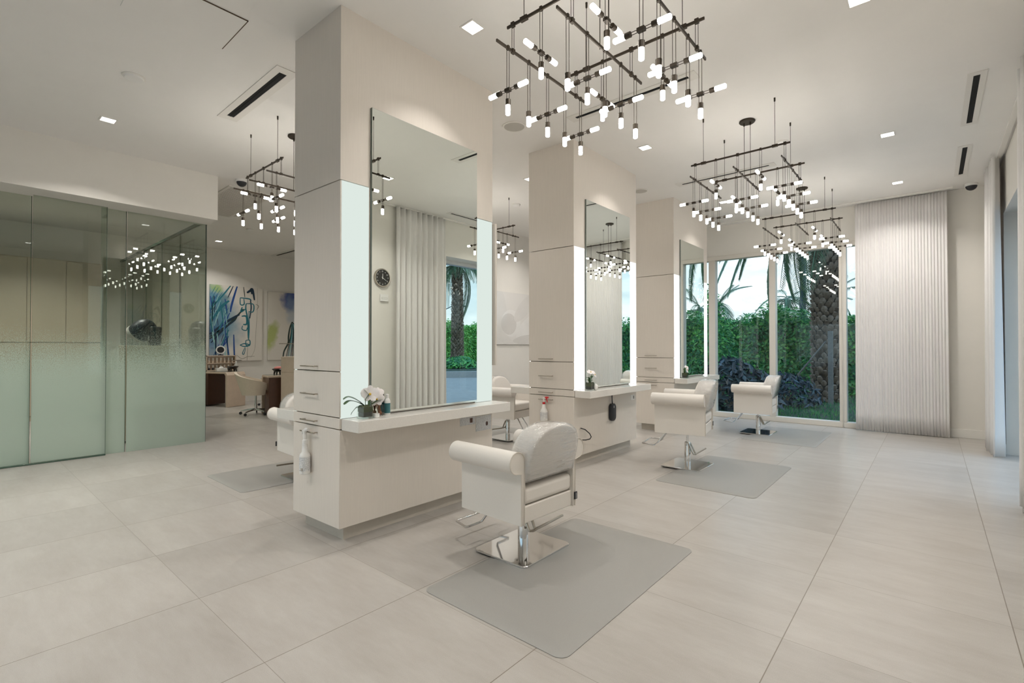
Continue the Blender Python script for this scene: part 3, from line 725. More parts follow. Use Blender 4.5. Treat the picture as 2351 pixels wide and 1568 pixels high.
def make_chair(label):
    root = thing('salon_chair', label, 'salon chair', (0, 0, 0), 0, 'cream salon chairs')
    # base
    b = MB(); hx, hy = 0.22, 0.25
    b.loft([[(x, y, z) for x, y in rrect(hx - i, hy - i, 0.035)] for i, z in ((0, 0.014), (0, 0.022), (0.003, 0.025))])
    bp = b.build('base_plate', M['chrome'], root, ang=30)
    b = MB(); b.loft([[(x, y, z) for x, y in rrect(hx - .004, hy - .004, 0.033)] for z in (0.0136, 0.0165)])
    b.v = [(x * 1.012, y * 1.012, z) for x, y, z in b.v]; b.build('rubber_rim', M['black'], bp)
    b = MB(); b.lathe([(0.034, 0.025), (0.034, 0.27), (0.03, 0.278), (0.0155, 0.279)], n=28)
    b.cyl((0.0, 0.03, 0.25), (0.0, 0.05, 0.244), 0.006)
    b.build('pump_column', M['chrome'], root)
    b = MB(); b.cyl((0, 0, 0.15), (0, 0, 0.292), 0.014, n=16); b.box(-0.13, 0.13, -0.10, 0.10, 0.270, 0.284)
    b.build('piston', M['chrome'], root)
    b = MB()
    b.tube([(-0.02, -0.03, 0.262), (-0.05, -0.035, 0.20), (-0.075, -0.03, 0.152), (-0.085, -0.06, 0.146), (-0.085, -0.34, 0.158)], 0.009, 8)
    b.tube([(-0.02, 0.02, 0.262), (-0.055, 0.03, 0.19), (-0.08, 0.03, 0.150), (-0.092, 0.0, 0.146), (-0.085, -0.06, 0.146)], 0.009, 8)
    b.build('foot_pump', M['steel'], root)
    # upholstered body
    for side in (1, -1):
        ol = chair_seat_outline_arm(side)
        b = MB(); rings = []
        cyo = sum(p[0] for p in ol) / len(ol); czo = sum(p[1] for p in ol) / len(ol)
        for x, k in ((-0.230, 0.975), (-0.227, 1.0), (0.300, 1.0), (0.303, 0.975)):
            rings.append([(x, cyo + (y - cyo) * k, czo + (z - czo) * (1 - (1 - k) * .4)) for y, z in ol])
        b.loft(rings)
        b.build('armrest', M['vinyl'], root, ang=45)
        # rolled top projects a little past the panel at the front
        b = MB()
        b.loft([[(x, side * (0.312 + rr * math.cos(2 * PI * i / 24)), 0.664 + rr * math.sin(2 * PI * i / 24)) for i in range(24)] for x, rr in ((-0.226, .0655), (0.318, .0655), (0.324, .060), (0.326, .03))])
        b.build('arm_roll', M['vinyl'], root, ang=50)
        b = MB(); b.tube([(-0.231, y, z) for y, z in ol], 0.0032, 6); b.build('piping', M['piping'], root)
    MB().box(-0.222, 0.285, -0.247, 0.247, 0.283, 0.388).build('seat_base', M['vinyl'], root, bevel=0.008, seg=3)
    MB().box(-0.226, 0.292, -0.245, 0.245, 0.391, 0.505).build('seat_cushion', M['vinyl'], root, bevel=0.032, seg=5)
    # arched backrest leaning back
    def arch(hw, z0, z1, zs):
        pts = [(-hw, z0), (-hw * .5, z0), (0, z0), (hw * .5, z0), (hw, z0), (hw, (z0 + zs) / 2)]
        N = 30
        for i in range(N + 1):
            a = PI * i / N; c, q = math.cos(a), math.sin(a)
            pts.append((hw * math.copysign(abs(c) ** (2 / 2.5), c), zs + (z1 - zs) * q ** (2 / 2.2)))
        pts.append((-hw, (z0 + zs) / 2))
        return pts
    ol = arch(0.243, 0.535, 0.868, 0.675)
    lean = lambda z: -(z - 0.53) * 0.24
    def back_rings(grow, xs):
        rings = []
        for x, k in xs:
            rings.append([(x + lean(0.69 + (z - 0.69) * k) - 0.0, y * k + (grow if y > 0 else -grow), 0.69 + (z - 0.69) * k + (grow if z > 0.69 else -grow)) for y, z in ol])
        return rings
    b = MB(); b.loft(back_rings(0, ((-0.236, 0.90), (-0.232, 0.94), (-0.218, 0.985), (-0.20, 1.0), (-0.10, 1.0), (-0.078, 0.985), (-0.062, 0.93), (-0.058, 0.85))))
    b.build('backrest', M['vinyl'], root, ang=60)
    b = MB(); b.loft(back_rings(0.006, ((-0.243, 0.90), (-0.239, 0.945), (-0.222, 0.99), (-0.20, 1.005), (-0.10, 1.005), (-0.078, 0.99))), cap=False)
    # close the rear face of the plastic cover
    nn = len(ol); b.f.append(tuple(range(nn - 1, -1, -1))); b.mi.append(0)
    b.build('plastic_cover', M['film'], root, ang=60)
    b = MB(); b.box(-0.238, -0.231, -0.292, -0.262, 0.322, 0.372)
    b.build('brand_tag', M['black'], root, bevel=0.002)['label'] = 'small black sewn tag'
    b = MB(); 
    for i in range(7): b.box(-0.2388, -0.2380, -0.281, -0.274, 0.328 + i * .0055, 0.332 + i * .0055)
    b.build('tag_print', M['tagw'], COL.objects['brand_tag'], smooth=False)
    # footrest
    b = MB()
    b.tube([(0.15, 0.055, 0.285), (0.22, 0.06, 0.265), (0.315, 0.075, 0.135), (0.325, 0.09, 0.125), (0.325, 0.20, 0.124), (0.335, 0.215, 0.124), (0.455, 0.19, 0.128), (0.467, 0.175, 0.128),
            (0.467, -0.175, 0.128), (0.455, -0.19, 0.128), (0.335, -0.215, 0.124), (0.325, -0.20, 0.124), (0.325, -0.09, 0.125), (0.315, -0.075, 0.135), (0.22, -0.06, 0.265), (0.15, -0.055, 0.285)], 0.0085, 10)
    b.build('footrest', M['chrome'], root)
    return root
LIFT = ('piston', 'armrest', 'arm_roll', 'piping', 'seat_base', 'seat_cushion', 'backrest', 'plastic_cover', 'brand_tag', 'footrest')
def lift(root, dz):
    for o in COL.objects:
        if o.parent == root and o.name.split('.')[0] in LIFT: o.location.z += dz
C0 = make_chair('cream salon chair nearest the camera, back in clear plastic, lowered')
def unturn(root, a):
    for o in COL.objects:
        if o.parent == root and o.name.split('.')[0] in ('base_plate', 'pump_column', 'foot_pump'): o.rotation_euler.z = a
def place(loc, rz, dz, label=None, turn=0):
    c = dup(C0, loc, rz, label); lift(c, dz); unturn(c, -math.radians(turn)); return c
place((-2.125, 5.545, 0), PI + math.radians(10.5), 0.12, 'second cream salon chair from the camera, raised high on its chrome column', 10.5)
place((-2.09, 8.39, 0), PI + math.radians(5), 0.05, 'third cream salon chair from the camera, in front of the garden window', 5)
place((-4.95, 2.545, 0), math.radians(-3), 0.0, 'cream salon chair mostly hidden behind the left side of the nearest pillar', -3)
place((-4.80, 5.49, 0), math.radians(6), 0.05, 'cream salon chair seen through the gap between nearest and middle pillars', 6)
C0.location = (-2.092, 2.546, 0); C0.rotation_euler = (0, 0, PI - math.radians(2)); unturn(C0, math.radians(2))

# ------------------------------------------------------------------ things on the counters
def petal_mesh(b, c, n, u, L, Wd, cup=0.25):
    """one rounded petal from c along direction u, normal n"""
    u = Vector(u).normalized(); n = Vector(n).normalized(); s = n.cross(u)
    vs = []; R = 6
    for i in range(R + 1):
        t = i / R; wd = Wd * math.sin(PI * min(1, 0.10 + .84 * t ** .8)) ** 0.5 * (1 if t < .99 else .6)
        for k in (-1, -.5, 0, .5, 1):
            vs.append(Vector(c) + u * (L * t) + s * (wd * k) + n * (cup * L * (t * t * 0.5 - 0.3 * abs(k) * t)))
    fs = []
    for i in range(R):
        for k in range(4): fs.append((i * 5 + k, i * 5 + k + 1, (i + 1) * 5 + k + 1, (i + 1) * 5 + k))
    b.add(vs, fs)
def flower(parent, c, n, size, name='flower'):
    n = Vector(n).normalized(); a = n.orthogonal().normalized()
    if abs(n.z) < .9:
        a = Vector((0, 0, 1)) - n * n.z; a.normalize()
    s = n.cross(a); b = MB()
    for ang, L, Wd in ((0, 1, .62), (75, 1.05, 1.0), (144, .92, .58), (216, .92, .58), (285, 1.05, 1.0)):
        t = math.radians(ang); petal_mesh(b, c, n, a * math.cos(t) + s * math.sin(t), size * L, size * Wd * .62)
    f = b.build(name, M['petal'], parent)
    k = MB(); k.sphere(Vector(c) + n * size * .12, size * .14, n=8, m=6); k.build('throat', M['yellow'], f)
def leaf_strap(b, pts, wd, up=(0, 0, 1)):
    Q = [Vector(p) for p in pts]; P = []
    for i in range(len(Q) - 1):
        p0, p1, p2, p3 = Q[max(i - 1, 0)], Q[i], Q[i + 1], Q[min(i + 2, len(Q) - 1)]
        for k in range(5):
            u = k / 5.0
            P.append(0.5 * ((2 * p1) + (p2 - p0) * u + (2 * p0 - 5 * p1 + 4 * p2 - p3) * u * u + (3 * p1 - p0 - 3 * p2 + p3) * u ** 3))
    P.append(Q[-1]); vs = []; m = len(P)
    for i, p in enumerate(P):
        d = (P[min(i + 1, m - 1)] - P[max(i - 1, 0)]).normalized(); s = d.cross(Vector(up))
        s = s.normalized() if s.length > 1e-4 else Vector((1, 0, 0)); t = i / (m - 1)
        w = wd * (0.25 + .75 * math.sin(PI * min(1, 0.05 + 0.9 * t ** 1.3)) ** 0.6) * (1 if t < .97 else .35); nn = s.cross(d)
        vs += [p - s * w + nn * w * .25, p, p + s * w + nn * w * .25]
    fs = []
    for i in range(m - 1):
        for k in (0, 1): fs.append((i * 3 + k, i * 3 + k + 1, (i + 1) * 3 + k + 1, (i + 1) * 3 + k))
    b.add(vs, fs)
def orchid(x, y, label, seed, style):
    r = random.Random(seed)
    t = thing('potted_orchid', label, 'flower arrangement', (x, y, 0.8605), math.radians(style.get('rz', 0)), 'white orchids in glass cubes')
    h = style.get('h', 0.042); H = style.get('H', 0.088)
    b = MB()
    for x0, x1, y0, y1 in ((-h, h, -h, -h + .004), (-h, h, h - .004, h), (-h, -h + .004, -h + .004, h - .004), (h - .004, h, -h + .004, h - .004)): b.box(x0, x1, y0, y1, 0, H)
    b.box(-h, h, -h, h, 0, 0.010); b.build('glass_vase', M['vase'], t, smooth=False)
    MB().box(-h + .006, h - .006, -h + .006, h - .006, 0.012, 0.045).build('pebbles', M['soil'], t, bevel=0.006)
    b = MB(); b.box(-h + .006, h - .006, -h + .006, h - .006, 0.045, H - .006)
    for i in range(14): b.sphere((r.uniform(-h, h) * .7, r.uniform(-h, h) * .7, H - .008), 0.012, n=8, m=5)
    b.build('moss', M['moss'], t)
    for pts, wd in style['leaves']:
        b = MB(); leaf_strap(b, pts, wd); b.build('leaf', M['leaf'], t)
    for pts in style.get('roots', []):
        MB().tube(pts, 0.0016, 5).build('root', M['leaf'], t)
    MB().tube(style['stem'], 0.0024, 6).build('stem', M['leaf'], t)
    for c, n, s_ in style['flowers']: flower(t, c, n, s_)
    return t
cam_dir = Vector((0.72, -0.66, 0.1))
orchid(-2.995, 1.918, 'white orchid in a square glass vase on the nearest counter', 1, dict(
    leaves=[([(0, 0, .08), (-.02, -.05, .125), (-.045, -.10, .150), (-.055, -.135, .135)], .027), ([(0, 0, .08), (-.01, -.06, .115), (-.02, -.11, .125), (-.02, -.15, .105)], .024), ([(0.01, 0.02, .08), (0.0, .03, .15), (-.02, .0, .20)], .012), ([(0, .02, .08), (-.01, .07, .13), (-.03, .12, .19)], .012), ([(0.01, .02, .08), (.02, .10, .12), (.0, .14, .10)], .016)],
    roots=[[(0, -.03, .085), (0, -.07, .085), (.0, -.10, .055), (.0, -.112, .035)], [(0, -.03, .085), (.01, -.08, .08), (.02, -.12, .05)]],
    stem=[(0, 0, .08), (0, .0, .13), (0, .03, .17), (0, .07, .17)],
    flowers=[((0.005, .035, .165), (0.75, -.6, .15), .062), ((0.01, .085, .125), (0.8, -.4, .1), .052), ((0.0, .105, .17), (0.7, -.2, .3), .040)]))
orchid(-2.985, 4.845, 'white orchid in a glass vase on the middle counter', 2, dict(rz=0,
    leaves=[([(0, 0, .08), (0, -.02, .13), (0, -.045, .15), (.0, -.07, .145)], .017), ([(0, 0, .08), (0, -.03, .115), (0, -.07, .125), (.0, -.09, .118)], .016), ([(0, 0, .08), (0, .03, .11), (0, .055, .115)], .016), ([(0, 0, .08), (.01, .02, .14), (.01, .04, .165)], .016)],
    stem=[(0, 0, .08), (0, .01, .15), (0, .05, .19), (0, .1, .17)],
    flowers=[((0.0, .02, .205), (0.4, -.2, .8), .05), ((0.0, .105, .175), (0.7, .2, .3), .045)]))
orchid(-2.985, 7.70, 'white orchid in a glass vase on the third counter', 3, dict(
    leaves=[([(0, 0, .08), (0, -.03, .12), (0, -.05, .16)], .018), ([(0, 0, .08), (0, .0, .14), (0, .01, .17)], .014), ([(0, 0, .08), (0, -.05, .11), (0, -.085, .115)], .016)],
    stem=[(0, 0, .08), (0, .01, .15), (0, .06, .16)],
    flowers=[((0.0, .075, .13), (0.7, .1, .2), .06), ((0.0, .06, .165), (0.7, -.2, .4), .045)]))
# bottle, jar with dried twigs, small white dish on the first counter
def bottle(label, x, y):
    t = thing('spray_bottle', label, 'bottle', (x, y, 0.8605))
    b = MB(); b.lathe([(0.0205, 0), (0.022, 0.004), (0.022, 0.10), (0.016, 0.115), (0.011, 0.12)], n=18); b.build('bottle', M['white'], t)
    MB().lathe([(0.0224, 0.012), (0.0224, 0.085)], n=18).build('wrap_label', M['teal'], t)
    MB().lathe([(0.0125, 0.12), (0.0125, 0.145), (0.008, 0.15), (0.001, 0.151)], n=14).build('cap', M['white'], t)
    return t
bottle('small white and teal bottle behind the orchid on the nearest counter', -3.04, 2.13)
t = thing('glass_jar', 'small glass jar of brown twigs behind the nearest orchid', 'jar', (-3.035, 2.065, 0.8605))
MB().lathe([(0.024, 0), (0.026, 0.004), (0.026, 0.075), (0.024, 0.078)], n=18).build('jar', M['vase'], t)
b = MB()
for i in range(7): b.tube([(random.uniform(-.012, .012), random.uniform(-.012, .012), .004), (random.uniform(-.02, .02), random.uniform(-.03, .02), .09)], 0.003, 6)
b.sphere((0, 0, .02), 0.014, n=8, m=6); b.build('twigs', M['twig'], t)
t = thing('small_dish', 'small white dish beside the nearest glass vase', 'dish', (-2.97, 1.99, 0.8605))
MB().lathe([(0.018, 0), (0.022, 0.004), (0.022, 0.028), (0.019, 0.028), (0.018, 0.006)], n=20).build('dish', M['white'], t)
t = thing('egg_vase', 'white egg-shaped ornament beside the middle orchid', 'ornament', (-2.94, 4.90, 0.8605))
MB().lathe([(0.012, 0), (0.022, 0.01), (0.027, 0.03), (0.024, 0.05), (0.014, 0.068), (0.004, 0.075), (0.001, 0.076)], n=20).build('egg', M['white'], t)
b = MB(); b.lathe([(0.018, 0.012), (0.0275, 0.03), (0.024, 0.051), (0.012, 0.07)], n=5); b.build('opening', M['grille'], t)

# bottles hanging from the end drawer handles
def trigger_bottle(x, y, ztop, label, style):
    t = thing('trigger_spray_bottle', label, 'spray bottle', (x, y, ztop))
    body = M['white']
    if style == 'big':
        b = MB(); b.lathe([(0.030, -0.33), (0.037, -0.325), (0.038, -0.31), (0.038, -0.20), (0.034, -0.185), (0.022, -0.17), (0.018, -0.115), (0.0165, -0.11)], n=22)
        for i in range(5): b.lathe([(0.0195, -0.168 + i * .011), (0.0205, -0.164 + i * .011), (0.0195, -0.160 + i * .011)], n=18)
        b.build('bottle', body, t)
        MB().lathe([(0.0385, -0.305), (0.0385, -0.205)], n=22).build('wrap_label', M['label'], t)
        b = MB(); b.box(0.012, 0.030, -0.0405, -0.034, -0.300, -0.280); b.build('bar_code', M['grille'], t)
        b = MB(); b.lathe([(0.019, -0.11), (0.019, -0.085), (0.014, -0.08)], n=16); b.build('collar', M['white'], t)
        b = MB(); pts = []
        b.tube([(0.0, 0, -0.085), (-0.004, 0, -0.05), (-0.002, 0, -0.02), (0.02, 0, -0.004), (0.045, 0, -0.002)], 0.012, 10, rs=[.012, .014, .016, .014, .010])
        b.tube([(-0.004, 0, -0.015), (-0.030, 0, -0.022), (-0.042, 0, -0.045)], 0.006, 8, rs=[.012, .009, .004])
        b.build('trigger_head', M['white'], t)
    else:
        b = MB(); b.lathe([(0.040, -0.27), (0.044, -0.265), (0.045, -0.25), (0.043, -0.16), (0.036, -0.14), (0.025, -0.12), (0.018, -0.075), (0.014, -0.07)], n=20); b.build('bottle', body, t)
        MB().lathe([(0.0448, -0.25), (0.0438, -0.165)], n=22).build('wrap_label', M['label'], t)
        MB().lathe([(0.017, -0.072), (0.017, -0.05), (0.012, -0.048)], n=14).build('collar', M['red'], t)
        b = MB(); b.tube([(0, 0, -0.05), (0, 0, -0.02), (-0.01, 0, -0.005), (0.03, 0, 0.0)], 0.010, 8); b.build('spray_head', M['white'], t)
        b = MB(); b.tube([(0.02, 0, 0.005), (0.045, 0, 0.008), (0.062, 0, 0.006)], 0.011, 8); b.tube([(0.03, 0, 0.0), (0.042, 0, -0.02), (0.052, 0, -0.05)], 0.006, 8, rs=[.007, .006, .004]); b.build('trigger', M['red'], t)
    return t
trigger_bottle(-3.478, Y1 - 0.050, 0.762, 'white trigger spray bottle hanging on the nearest pillar end', 'big')
trigger_bottle(-3.475, Y2 - 0.055, 0.757, 'spray bottle with red trigger hanging on the middle pillar end', 'red')
# black device hung under the middle counter
t = thing('hair_clipper', 'black cordless clipper hanging under the middle counter', 'clipper', (XF + 0.024, 5.515, 0.0))
b = MB(); b.loft([[(x, y * k, 0.535 + z * k) for y, z in rrect(0.062, 0.108, 0.045)] for x, k in ((-0.018, .92), (-0.012, 1), (0.012, 1), (0.02, .9))]); b.build('body', M['black'], t, ang=50)
MB().tube([(0, -0.005, 0.64), (0, -0.012, 0.70), (0, -0.015, 0.782)], 0.007, 8).build('cord', M['black'], t)
MB().box(0.0195, 0.0215, -0.006, 0.010, 0.59, 0.618).build('badge', M['tagw'], t, bevel=0.002)
# licence cards under the nearest counter
def card(y0, y1, z0, z1, label, oval):
    t = thing('licence_card', label, 'card', (XF + 0.001, (y0 + y1) / 2, (z0 + z1) / 2), 0)
    hy, hz = (y1 - y0) / 2, (z1 - z0) / 2
    MB().box(0.0, 0.002, -hy, hy, -hz, hz).build('sheet', M['card'], t, smooth=False)
    b = MB()
    if oval: b.loft([[(x, hy * .42 + .014 * math.cos(2 * PI * i / 20), -hz * .15 + .020 * math.sin(2 * PI * i / 20)) for i in range(20)] for x in (0.0022, 0.0028)])
    else: b.box(0.0022, 0.0028, hy * .28, hy * .28 + .032, -0.036, 0.004)
    b.build('portrait', M['brown'], t, smooth=False)
card(2.905, 3.09, 0.674, 0.778, 'printed card with square portrait under the nearest counter', False)
card(3.098, 3.296, 0.603, 0.736, 'larger printed card with oval portrait at the nearest counter end', True)
t = thing('wall_outlet', 'small white outlet under the right end of the middle counter', 'outlet', (XF, 6.10, 0.675))
MB().box(0, 0.005, -0.055, 0.055, -0.035, 0.035).build('plate', M['white'], t, bevel=0.002)
MB().box(0.005, 0.007, 0.018, 0.034, -0.02, 0.02).build('slot', M['black'], t)
t = MB(); t.tube([(-3.08, 4.80, 0.42), (-3.06, 4.86, 0.40), (-3.03, 4.91, 0.35), (-3.02, 4.93, 0.31), (-3.03, 4.915, 0.285), (-3.05, 4.86, 0.28), (-3.08, 4.80, 0.285)], 0.006, 8)
tag(t.build('power_cable', M['black']), 'black cable loop hanging behind the nearest chair', 'cable')

# ------------------------------------------------------------------ curtains
def curtain(name, p0, p1, z0, z1, folds, amp, label, gather=0.0, seed=0):
    r = random.Random(seed); p0 = Vector(p0); p1 = Vector(p1); d = p1 - p0; L = d.length; u = d / L; n = Vector((-u.y, u.x))
    NX = folds * 10; NZ = 14; b = MB(); vs = []
    ph = [r.uniform(-.6, .6) for _ in range(folds + 1)]; am = [r.uniform(.65, 1.25) for _ in range(folds + 1)]
    for j in range(NZ + 1):
        v = j / NZ; z = z0 + (z1 - z0) * v
        for i in range(NX + 1):
            s = i / NX; k = s * folds; ki = int(min(k, folds - 1)); a = am[ki] * (1 - (k - ki)) + am[ki + 1] * (k - ki)
            p_ = ph[ki] * (1 - (k - ki)) + ph[ki + 1] * (k - ki)
            off = amp * a * math.sin(2 * PI * k + p_ * (1 - v)) * (0.7 + 0.3 * (1 - v)) + 0.15 * amp * math.sin(4 * PI * k + 3 * p_ + v)
            flare = 1.0 + gather * (0.5 - v) * 0.25
            if v > .9: flare *= 1.0
            w = p0 + u * (L * (0.5 + (s - 0.5) * flare))
            vs.append((w.x + n.x * off, w.y + n.y * off, z))
    fs = []
    for j in range(NZ):
        for i in range(NX): fs.append((j * (NX + 1) + i, j * (NX + 1) + i + 1, (j + 1) * (NX + 1) + i + 1, (j + 1) * (NX + 1) + i))
    b.add(vs, fs); t = thing(name, label, 'curtain', (0, 0, 0), 0, 'white pleated curtains')
    o = b.build('drape', M['curtain'], t, ang=180)
    sl = o.modifiers.new('thickness', 'SOLIDIFY'); sl.thickness = 0.003
    hb = MB(); hv = []
    return t
curtain('curtain', (-0.95, 9.76), (0.19, 9.78), 0.008, 3.70, 30, 0.011, 'wide white pleated curtain beside the garden window', 0.05, 3)
curtain('curtain', (0.61, 9.20), (0.615, 8.42), 0.008, 3.70, 6, 0.07, 'white curtain gathered on the far side of the right doorway', 0.25, 5)
curtain('curtain', (0.61, 5.98), (0.615, 4.90), 0.02, 3.70, 9, 0.065, 'white curtain cut by the right edge of the photo', 0.1, 8)

# ------------------------------------------------------------------ clock and thermostat on the right wall (seen in the first mirror)
t = thing('wall_clock', 'round black wall clock seen reflected in the nearest mirror', 'clock', (X_R, 4.675, 2.49))
def ringx(b, r, x0, x1, n=40):
    b.loft([[(x, r_ * math.cos(2 * PI * i / n), r_ * math.sin(2 * PI * i / n)) for i in range(n)] for x, r_ in ((x0, r), (x1, r))])
b = MB(); b.loft([[(x, r_ * math.cos(2 * PI * i / 40), r_ * math.sin(2 * PI * i / 40)) for i in range(40)] for x, r_ in ((-0.001, .150), (-0.03, .152), (-0.04, .146), (-0.038, .134), (-0.028, .131), (-0.026, .02))]); b.build('rim', M['steel'], t)
b = MB(); ringx(b, 0.132, -0.027, -0.0285); b.build('face', M['clockface'], t)
def text_mesh(name, s, size, m, parent, loc, rot):
    c = bpy.data.curves.new(name, 'FONT'); c.body = s; c.size = size; c.align_x = 'CENTER'; c.align_y = 'CENTER'; c.extrude = 0.0006
    tmp = bpy.data.objects.new(name, c); COL.objects.link(tmp)
    dg = bpy.context.evaluated_depsgraph_get(); me = bpy.data.meshes.new_from_object(tmp.evaluated_get(dg))
    COL.objects.unlink(tmp); bpy.data.objects.remove(tmp)
    me.materials.clear(); me.materials.append(m); me.name = name
    o = bpy.data.objects.new(name, me); COL.objects.link(o); o.parent = parent; o.location = loc; o.rotation_euler = rot
    return o
face = COL.objects['face']
for h in range(1, 13):
    a = math.radians(90 - 30 * h)   # wall faces -X: clockwise as seen from the room
    text_mesh('numeral', str(h), 0.034, M['white'], face, (-0.0295, -0.105 * math.cos(a), 0.105 * math.sin(a)), (PI / 2, 0, -PI / 2))
def hand(ang, L, wd, name):
    a = math.radians(90 - ang); u = Vector((0, -math.cos(a), math.sin(a))); s = Vector((0, u.z, -u.y)); b = MB()
    p = [(-u * .02 - s * wd), (-u * .02 + s * wd), (u * L + s * wd * .6), (u * L - s * wd * .6)]
    b.hexa([Vector((-0.030, 0, 0)) + q for q in p] + [Vector((-0.032, 0, 0)) + q for q in p]); b.build(name, M['white'], t, smooth=False)
hand(358, 0.070, 0.006, 'hour_hand'); hand(238, 0.085, 0.004, 'minute_hand'); hand(60 + 180, 0.03, 0.0015, 'second_hand')
t = thing('thermostat', 'white thermostat below the clock in the nearest mirror', 'thermostat', (X_R, 4.715, 2.165))
MB().box(-0.028, 0, -0.078, 0.078, -0.06, 0.06).build('case', M['white'], t, bevel=0.008)
MB().box(-0.030, -0.027, -0.055, 0.055, -0.022, 0.008).build('screen', M['grille'], t, bevel=0.004)
MB().box(-0.031, -0.027, -0.05, 0.05, -0.018, 0.003).build('buttons', M['white'], t, bevel=0.003)

# ------------------------------------------------------------------ pictures
def ribbon(b, pts, wd, x, mi, taper=True):
    """flat paint stroke on the canvas, local (y,z) points"""
    Q = [Vector((0, p[0], p[1])) for p in pts]; P = []
    for i in range(len(Q) - 1):
        p0, p1, p2, p3 = Q[max(i - 1, 0)], Q[i], Q[i + 1], Q[min(i + 2, len(Q) - 1)]
        for k in range(6):
            u = k / 6.0
            P.append(0.5 * ((2 * p1) + (p2 - p0) * u + (2 * p0 - 5 * p1 + 4 * p2 - p3) * u * u + (3 * p1 - p0 - 3 * p2 + p3) * u ** 3))
    P.append(Q[-1]); m = len(P); vs = []
    for i, p in enumerate(P):
        d = (P[min(i + 1, m - 1)] - P[max(i - 1, 0)]); d.normalize(); s = Vector((0, -d.z, d.y)); w = wd * (0.6 + 0.4 * math.sin(PI * i / (m - 1)) if taper else 1)
        vs += [(x, (p - s * w).y, (p - s * w).z), (x, (p + s * w).y, (p + s * w).z)]
    b.cur = mi; b.add(vs, [(2 * i, 2 * i + 1, 2 * i + 3, 2 * i + 2) for i in range(m - 1)]); b.cur = 0
def wash_mat(name, blobs):
    """off-white canvas with soft coloured washes: blobs = (y, z, ry, rz, rot, colour, strength)"""
    m, nt, out = new_mat(name)
    p = nd(nt, 'ShaderNodeBsdfPrincipled'); p.inputs['Roughness'].default_value = 0.35; nt.links.new(p.outputs[0], out.inputs[0])
    tc = nd(nt, 'ShaderNodeTexCoord'); n = nd(nt, 'ShaderNodeTexNoise'); n.inputs['Scale'].default_value = 5; n.inputs['Detail'].default_value = 5
    nt.links.new(tc.outputs['Object'], n.inputs['Vector'])
    wv = nd(nt, 'ShaderNodeVectorMath', operation='MULTIPLY_ADD'); nt.links.new(n.outputs['Color'], wv.inputs[0]); wv.inputs[1].default_value = (0, .30, .30)
    ad = nd(nt, 'ShaderNodeVectorMath', operation='ADD'); nt.links.new(tc.outputs['Object'], ad.inputs[0]); ad.inputs[1].default_value = (0, -.15, -.15)
    nt.links.new(ad.outputs[0], wv.inputs[2])
    col = srgb(224, 218, 208)
    for (y, z, ry, rz, rot, c, st) in blobs:
        mp = nd(nt, 'ShaderNodeMapping'); mp.vector_type = 'TEXTURE'; mp.inputs['Location'].default_value = (0, y, z); mp.inputs['Rotation'].default_value = (rot, 0, 0); mp.inputs['Scale'].default_value = (1e3, ry, rz)
        nt.links.new(wv.outputs[0], mp.inputs['Vector'])
        ln = nd(nt, 'ShaderNodeVectorMath', operation='LENGTH'); nt.links.new(mp.outputs[0], ln.inputs[0])
        mr = nd(nt, 'ShaderNodeMapRange'); mr.inputs['From Min'].default_value = 1.15; mr.inputs['From Max'].default_value = 0.55; mr.inputs['To Max'].default_value = st; nt.links.new(ln.outputs['Value'], mr.inputs['Value'])
        col = mixc(nt, mr.outputs[0], col, c)
    nt.links.new(col, p.inputs['Base Color']); return m
BL1 = mat('paint_navy', srgb(14, 44, 66), 0.4, var=0.2); BL2 = mat('paint_teal', srgb(30, 110, 124), 0.4, var=0.15); BL3 = mat('paint_blue', srgb(24, 70, 140), 0.4, var=0.2)
GRN = mat('paint_dark_green', srgb(40, 56, 48), 0.4, var=0.2); GRY = mat('paint_grey', srgb(146, 142, 130), 0.5, var=0.1); LTE = mat('paint_pale_teal', srgb(150, 196, 194), 0.5, var=0.1)
def canvas(name, y0, y1, z0, z1, label, blobs, strokes):
    t = thing(name, label, 'painting', (-13.085, (y0 + y1) / 2, (z0 + z1) / 2))
    hy, hz = (y1 - y0) / 2, (z1 - z0) / 2
    b = MB(); b.box(0, 0.04, -hy, hy, -hz, hz)
    for k, (pts, wd, mi) in enumerate(strokes): ribbon(b, [(p[0] * hy, p[1] * hz) for p in pts], wd, 0.0405 + 0.0004 * (k % 9), mi)
    b.build('canvas', [wash_mat(name + '_wash', blobs), BL1, BL2, BL3, GRN, GRY, LTE], t, smooth=False)
    return t
